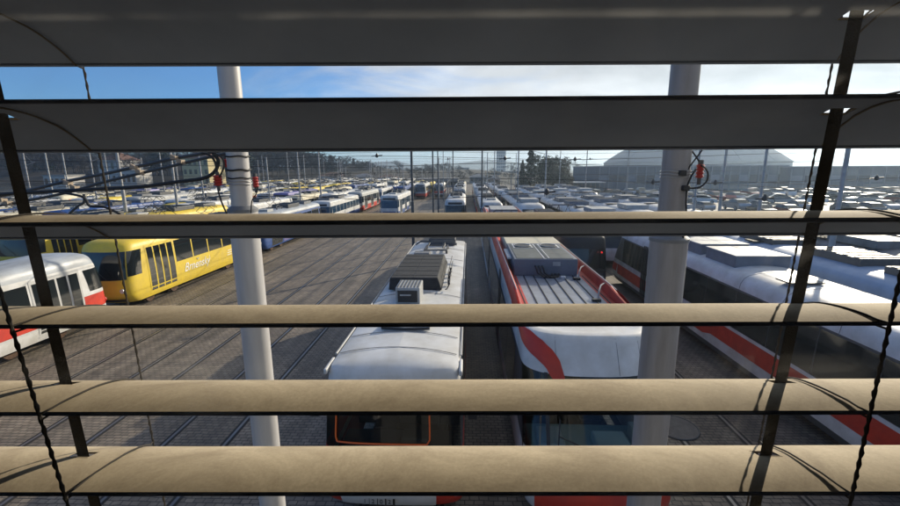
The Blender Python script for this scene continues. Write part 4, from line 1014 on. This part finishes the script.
X, dx, h = bx(422, 452, 180, 150); house('depot_hall', X, 158, dx+4, 16, h, conc, midgrey, 'low dark depot hall at the end of the tracks', 7, 1, 2, flat=True, ww=2.5)
X, dx, h = bx(397, 414, 184, 118); house('shed', X, 124, dx, 9, h, cream, ltgrey, 'small cream shed beyond the tram with the blue windscreen', 3, 1, 2, flat=True)
X, dx, h = bx(457, 469, 168, 420); house('office_block', X, 430, dx, 18, h, clad2, clad2, 'small pale office block on the skyline left of the tower', 5, 3, 2, flat=True, ww=1.6)
X, dx, h = bx(440, 500, 174, 260); house('factory_hall', X, 275, dx, 30, h, clad2, clad, 'long pale factory hall below the skyline office block', 14, 1, 2, flat=True, ww=2)
X, dx, h = bx(500, 524, 172, 300); house('office_block', X, 310, dx, 20, h, clad2, clad, 'glazed office building at the foot of the slender tower', 10, 3, 2, flat=True, ww=1.4)
X, dx, h = bx(497.5, 506.5, 128, 460); house('tower', X, 466, dx, 10, h, plaster_w, conc, 'slender pale high rise tower on the skyline', 5, 16, 2, flat=True, winm=clad, ww=1.1)
X, dx, h = bx(568, 606, 182.5, 112); ch = empty('canopy', (X, 112, 0)); tag(ch, 'open canopy with a thin white roof and slim posts left of the blue hall', 'canopy')
b = MB(); b.box((0, 3, h), (dx, 6, .18)); b.build('roof', white, ch, smooth=0)
for i in range(9):
    b = MB(); b.box((-dx/2+.3+(dx-.6)*i/8, .3, h/2), (.10, .10, h)); b.build('post', midgrey, ch, smooth=0)
b = MB(); b.box((0, 5.6, h*.45), (dx, .2, h*.9)); b.build('back_wall', clad, ch, smooth=0)
def hall(x0, x1, yt, Y, dy, m1, lab, bays):
    X, dx, h = bx(x0, x1, yt, Y); root = empty('exhibition_hall', (X, Y+dy/2, 0)); tag(root, lab, 'building')
    b = MB(); b.box((0, 0, h/2), (dx, dy, h)); b.build('wall', m1, root, smooth=0)
    b = MB(); b.box((0, 0, h+.15), (dx+.5, dy+.5, .3)); b.build('roof', clad2, root, smooth=0)
    for i in range(bays):
        b = MB(); b.box((-dx/2+dx*(i+.5)/bays, -dy/2-.03, h*.52), (dx/bays*.84, .06, h*.26)); b.build('window_band', gl_blue if i % 3 else clad2, root, smooth=0)
        b = MB(); b.box((-dx/2+dx*i/bays, -dy/2-.12, h*.5), (.25, .2, h)); b.build('pilaster', clad2, root, smooth=0)
    b = MB(); b.box((dx*.1, -dy/2-.06, h*.18), (dx*.5, .1, h*.22)); b.build('plinth', conc, root, smooth=0)
hall(600, 788, 166.5, 122, 30, clad, 'wide haze-tinted blue grey exhibition hall in front of the dome', 20)
hall(792, 1010, 166.8, 118, 34, clad, 'haze-tinted blue grey hall at the far right behind the car park', 16)
# dome
dc = atY(690, 160, 350); root = empty('domed_pavilion', (dc.x, 350, 0)); tag(root, 'huge hazy domed pavilion rising behind the blue hall', 'building')
def lathe(pr_, n=48):
    b = MB(); b.grid([[(r_*math.cos(2*math.pi*k/n), r_*math.sin(2*math.pi*k/n), z) for k in range(n+1)] for r_, z in pr_]); return b
lathe([(64, 0), (64, 9.5), (64.6, 9.5), (64.6, 10.1)]).build('drum', clad2, root, smooth=20)
dp = [(64.2, 10.1), (61, 12.6), (57, 15.4), (52, 18.6), (46, 22.1), (39, 25.9), (31, 29.7), (22, 33), (12, 35.4), (.1, 36.4)]
lathe(dp, 96).build('dome', domem, root, smooth=80)
b = MB()
for k in range(16):
    a = 2*math.pi*k/16; b.tube([((r_+.05)*math.cos(a), (r_+.05)*math.sin(a), z+.05) for r_, z in dp[:-1]], .16, 4)
b.build('dome_ribs', domem, root)
# small yard items
p = atZ(537, 196, 1.5); b = MB(); b.box((0, 0, .9), (5.5, 3, 1.8), taper=.8); o = b.build('tarpaulin_stack', tarp, bevel=.2); o.location = (p.x, p.y, 0); tag(o, 'bright blue tarpaulin over a stack before the conifers', 'tarpaulin')
X, dx, h = bx(617, 641, 203, 60); root = empty('container', (X, 61, 0)); tag(root, 'dark green container left of the right pole, beyond the roofs', 'container')
b = MB(); b.box((0, 0, h/2), (dx, 2.4, h)); b.build('box', green, root, smooth=0, bevel=.03)
b = MB()
for i in range(14): b.box((-dx/2+dx*(i+.5)/14, -1.22, h/2), (dx/14*.45, .05, h*.9))
b.build('corrugation', green, root, smooth=0)

# ------------------------------------------------------------------ trees
def bare_tree(h=14, seed=0, spread=.38):
    rnd = random.Random(seed); root = empty('bare_tree')
    tb, cb = MB(), MB()
    def grow(mb, p, d, ln, r, lv):
        n = 3; pts = [p]; q = p.copy(); dd = d.copy()
        for i in range(n):
            dd = (dd+Vector((rnd.uniform(-.18, .18), rnd.uniform(-.18, .18), .06))).normalized(); q = q+dd*ln/n; pts.append(q.copy())
        mb.tube(pts, [r*(1-.5*i/n) for i in range(n+1)], 5 if lv == 0 else 3, cap=False)
        if lv >= 3:
            for _ in range(17):
                a = pts[rnd.randint(1, n)]; e = (dd+Vector((rnd.uniform(-1, 1), rnd.uniform(-1, 1), rnd.uniform(-.3, .9)))).normalized()*rnd.uniform(.5, 1.3)
                s_ = e.cross(Vector((rnd.uniform(-1, 1), rnd.uniform(-1, 1), rnd.uniform(-1, 1)))).normalized()*.05
                mb.add([a-s_, a+s_, a+e], [(0, 1, 2)])
            return
        k = (5, 4, 4)[lv]
        for i in range(k):
            t = rnd.uniform(.45, 1) if lv else rnd.uniform(.35, 1); j = min(n-1, int(t*n)); a = pts[j]+(pts[j+1]-pts[j])*(t*n-j)
            ang = rnd.uniform(0, 6.28); s_ = Vector((math.cos(ang), math.sin(ang), 0)); e = (dd*.7+s_*rnd.uniform(.5, .9)+Vector((0, 0, .15))).normalized()
            grow(cb, a, e, ln*rnd.uniform(.5, .7), r*.45, lv+1)
    grow(tb, Vector((0, 0, 0)), Vector((0, 0, 1)), h*.55, h*.018, 0)
    tb.build('trunk', bark, root); cb.build('crown', twig, root, smooth=0); return root
def leafy(h, w_, seed, m, conifer=False, n=2600, leaf=.26):
    rnd = random.Random(seed); root = empty('conifer' if conifer else 'evergreen_tree')
    b = MB(); b.tube([(0, 0, 0), (.1, 0, h*.4), (0, .1, h*.95)], [h*.025, h*.018, h*.004], 7); b.build('trunk', bark, root)
    b = MB()
    cl = [(rnd.uniform(-.62, .62)*w_, rnd.uniform(-.62, .62)*w_, rnd.uniform(.28, .86)*h, rnd.uniform(.16, .30)*w_+.3) for _ in range(26)]
    for i in range(n):
        if conifer:
            t = rnd.random()**.75; z = h*(.08+.92*t); tier = .72+.28*math.sin(z*3.8); rr = w_*(1-t)*tier*(.45+.55*rnd.random())+.05; a = rnd.uniform(0, 6.28)
            p = Vector((rr*math.cos(a), rr*math.sin(a), z-rr*.25))
        else:
            c = cl[rnd.randrange(26)]; u = Vector((rnd.gauss(0, 1), rnd.gauss(0, 1), rnd.gauss(0, 1))).normalized()*c[3]*(.55+.5*rnd.random()); p = Vector(c[:3])+u
        e1 = Vector((rnd.uniform(-1, 1), rnd.uniform(-1, 1), rnd.uniform(-.6, .6))).normalized()*leaf*rnd.uniform(.5, 1.1); e2 = e1.cross(Vector((rnd.uniform(-1, 1), rnd.uniform(-1, 1), 1))).normalized()*leaf*.45
        b.add([p-e1, p+e2, p+e1, p-e2], [(0, 1, 2, 3)])
    b.build('crown', m, root, smooth=0); return root
o = leafy(13.0, 3.4, 3, fol, True, 6500); p = atY(530, 190, 112); o.location = (p.x, 112, 0); tag(o, 'tall pointed conifer at the centre right skyline', 'tree')
for i, (px_, Y, h_, w_, lab) in enumerate(((543, 116, 10.6, 4.6, 'dark bushy tree right next to the pointed conifer'), (556, 114, 9.6, 4.6, 'rounded bushy tree between the conifer group and the canopy'), (563, 108, 7.6, 3.2, 'smaller olive tree at the right end of the conifer group'), (522, 118, 8.5, 2.6, 'small dark tree left of the pointed conifer'))):
    o = leafy(h_, w_, 10+i, fol if i in (0, 3) else fol2, i == 3, 6500); p = atY(px_, 190, Y); o.location = (p.x, Y, 0); tag(o, lab, 'tree')
bts = [bare_tree(13, 1), bare_tree(15, 2), bare_tree(12, 3), bare_tree(14, 5)]; used = [0]*4
evs = [leafy(12, 3.6, 21, fol, False, 1600, .5), leafy(13, 2.6, 22, fol, True, 1600, .5)]; eused = [0]*2
def gh(x, y): return 0
cnt = 0
for i in range(285):
    px_ = -60+500*(random.random()**.9); Y = random.uniform(172, 225)+max(0, px_-200)*.45
    p = atY(px_, 170, Y)
    target = 152 if px_ < 300 else 152+(px_-300)*.20
    top = atY(px_, target+random.uniform(-3, 7), Y).z
    base = max(-.5, 6.5-max(0, px_)*.015); 
    if 176 < px_ < 212 and Y < 200: continue
    hgt = max(5, top-base)
    if random.random() < .86:
        k = random.randrange(4); o = bts[k] if used[k] == 0 else copy_tree(bts[k]); used[k] += 1; hh = (13, 15, 12, 14)[k]*.92
        tag(o, 'bare grey brown deciduous tree in the wood on the left skyline', 'tree', 'bare trees of the wood')
    else:
        k = random.randrange(2); o = evs[k] if eused[k] == 0 else copy_tree(evs[k]); eused[k] += 1; hh = 12
        tag(o, ('dark rounded evergreen' if k == 0 else 'dark pointed conifer')+' among the bare trees of the left wood', 'tree', ('rounded' if k == 0 else 'pointed')+' evergreens in the wood')
    s_ = hgt/hh; o.location = (p.x, Y, base); o.rotation_euler.z = random.uniform(0, 6.28); o.scale = (s_*1.7, s_*1.7, s_)
for i, (pa, pb, yt, Y, wm, lab) in enumerate(((318, 340, 176, 190, plaster_w, 'pale low block behind the back rows, left of the far trees'), (352, 372, 177, 205, conc, 'grey low block behind the back rows, second of the far blocks'), (376, 396, 178, 215, plaster_y, 'yellowish low block behind the back rows'),
        (470, 486, 177, 190, conc, 'small grey block beyond the end of the tracks, under the skyline'), (520, 529, 180, 170, plaster_w, 'small white hut left of the conifer'), (488, 500, 180, 175, tile, 'small brick hut beyond the end of the tracks'))):
    X, dx, h = bx(pa, pb, yt, Y); house('house', X, Y+5, dx, 10, h, wm, (tile, midgrey)[i % 2], lab, 4, 1, 1.6)
for i in range(34):
    px_ = random.uniform(290, 525); Y = random.uniform(178, 250); p = atY(px_, 170, Y); k = random.randrange(4); o = copy_tree(bts[k]); s_ = random.uniform(.28, .55)
    o.location = (p.x, Y, 0); o.scale = (s_*1.5, s_*1.5, s_); tag(o, 'low bare tree in the scrub just past the last trams', 'tree', 'low trees past the last trams')
for i in range(26):     # more trees beyond the end of the tracks
    px_ = random.uniform(395, 470) if i < 18 else random.uniform(500, 600); Y = random.uniform(330, 380); p = atY(px_, 170, Y); k = random.randrange(4); o = copy_tree(bts[k]); s_ = random.uniform(.55, .85)
    o.location = (p.x, Y, 0); o.scale = (s_*1.4, s_*1.4, s_); tag(o, 'bare tree on the far skyline beyond the end of the tracks', 'tree', 'far bare trees')

# ------------------------------------------------------------------ air
b = MB(); b.box((0, 1100, 26), (5200, 3900, 60)); hz = b.build('haze', [], smooth=0); tag(hz, kind='stuff')
hm = bpy.data.materials.new('haze_air'); hm.use_nodes = True; t = hm.node_tree; t.nodes.clear()
o_ = t.nodes.new('ShaderNodeOutputMaterial'); pv = t.nodes.new('ShaderNodeVolumePrincipled'); pv.inputs['Color'].default_value = (.62, .80, 1, 1); pv.inputs['Density'].default_value = .00055; pv.inputs['Anisotropy'].default_value = .62
t.links.new(pv.outputs[0], o_.inputs['Volume']); hz.data.materials.append(hm)

# prototypes never placed are removed
for o in [o for o in COL.objects if o.parent is None and o.type == 'EMPTY' and 'label' not in o.keys()]:
    for c in list(o.children_recursive): bpy.data.objects.remove(c)
    bpy.data.objects.remove(o)
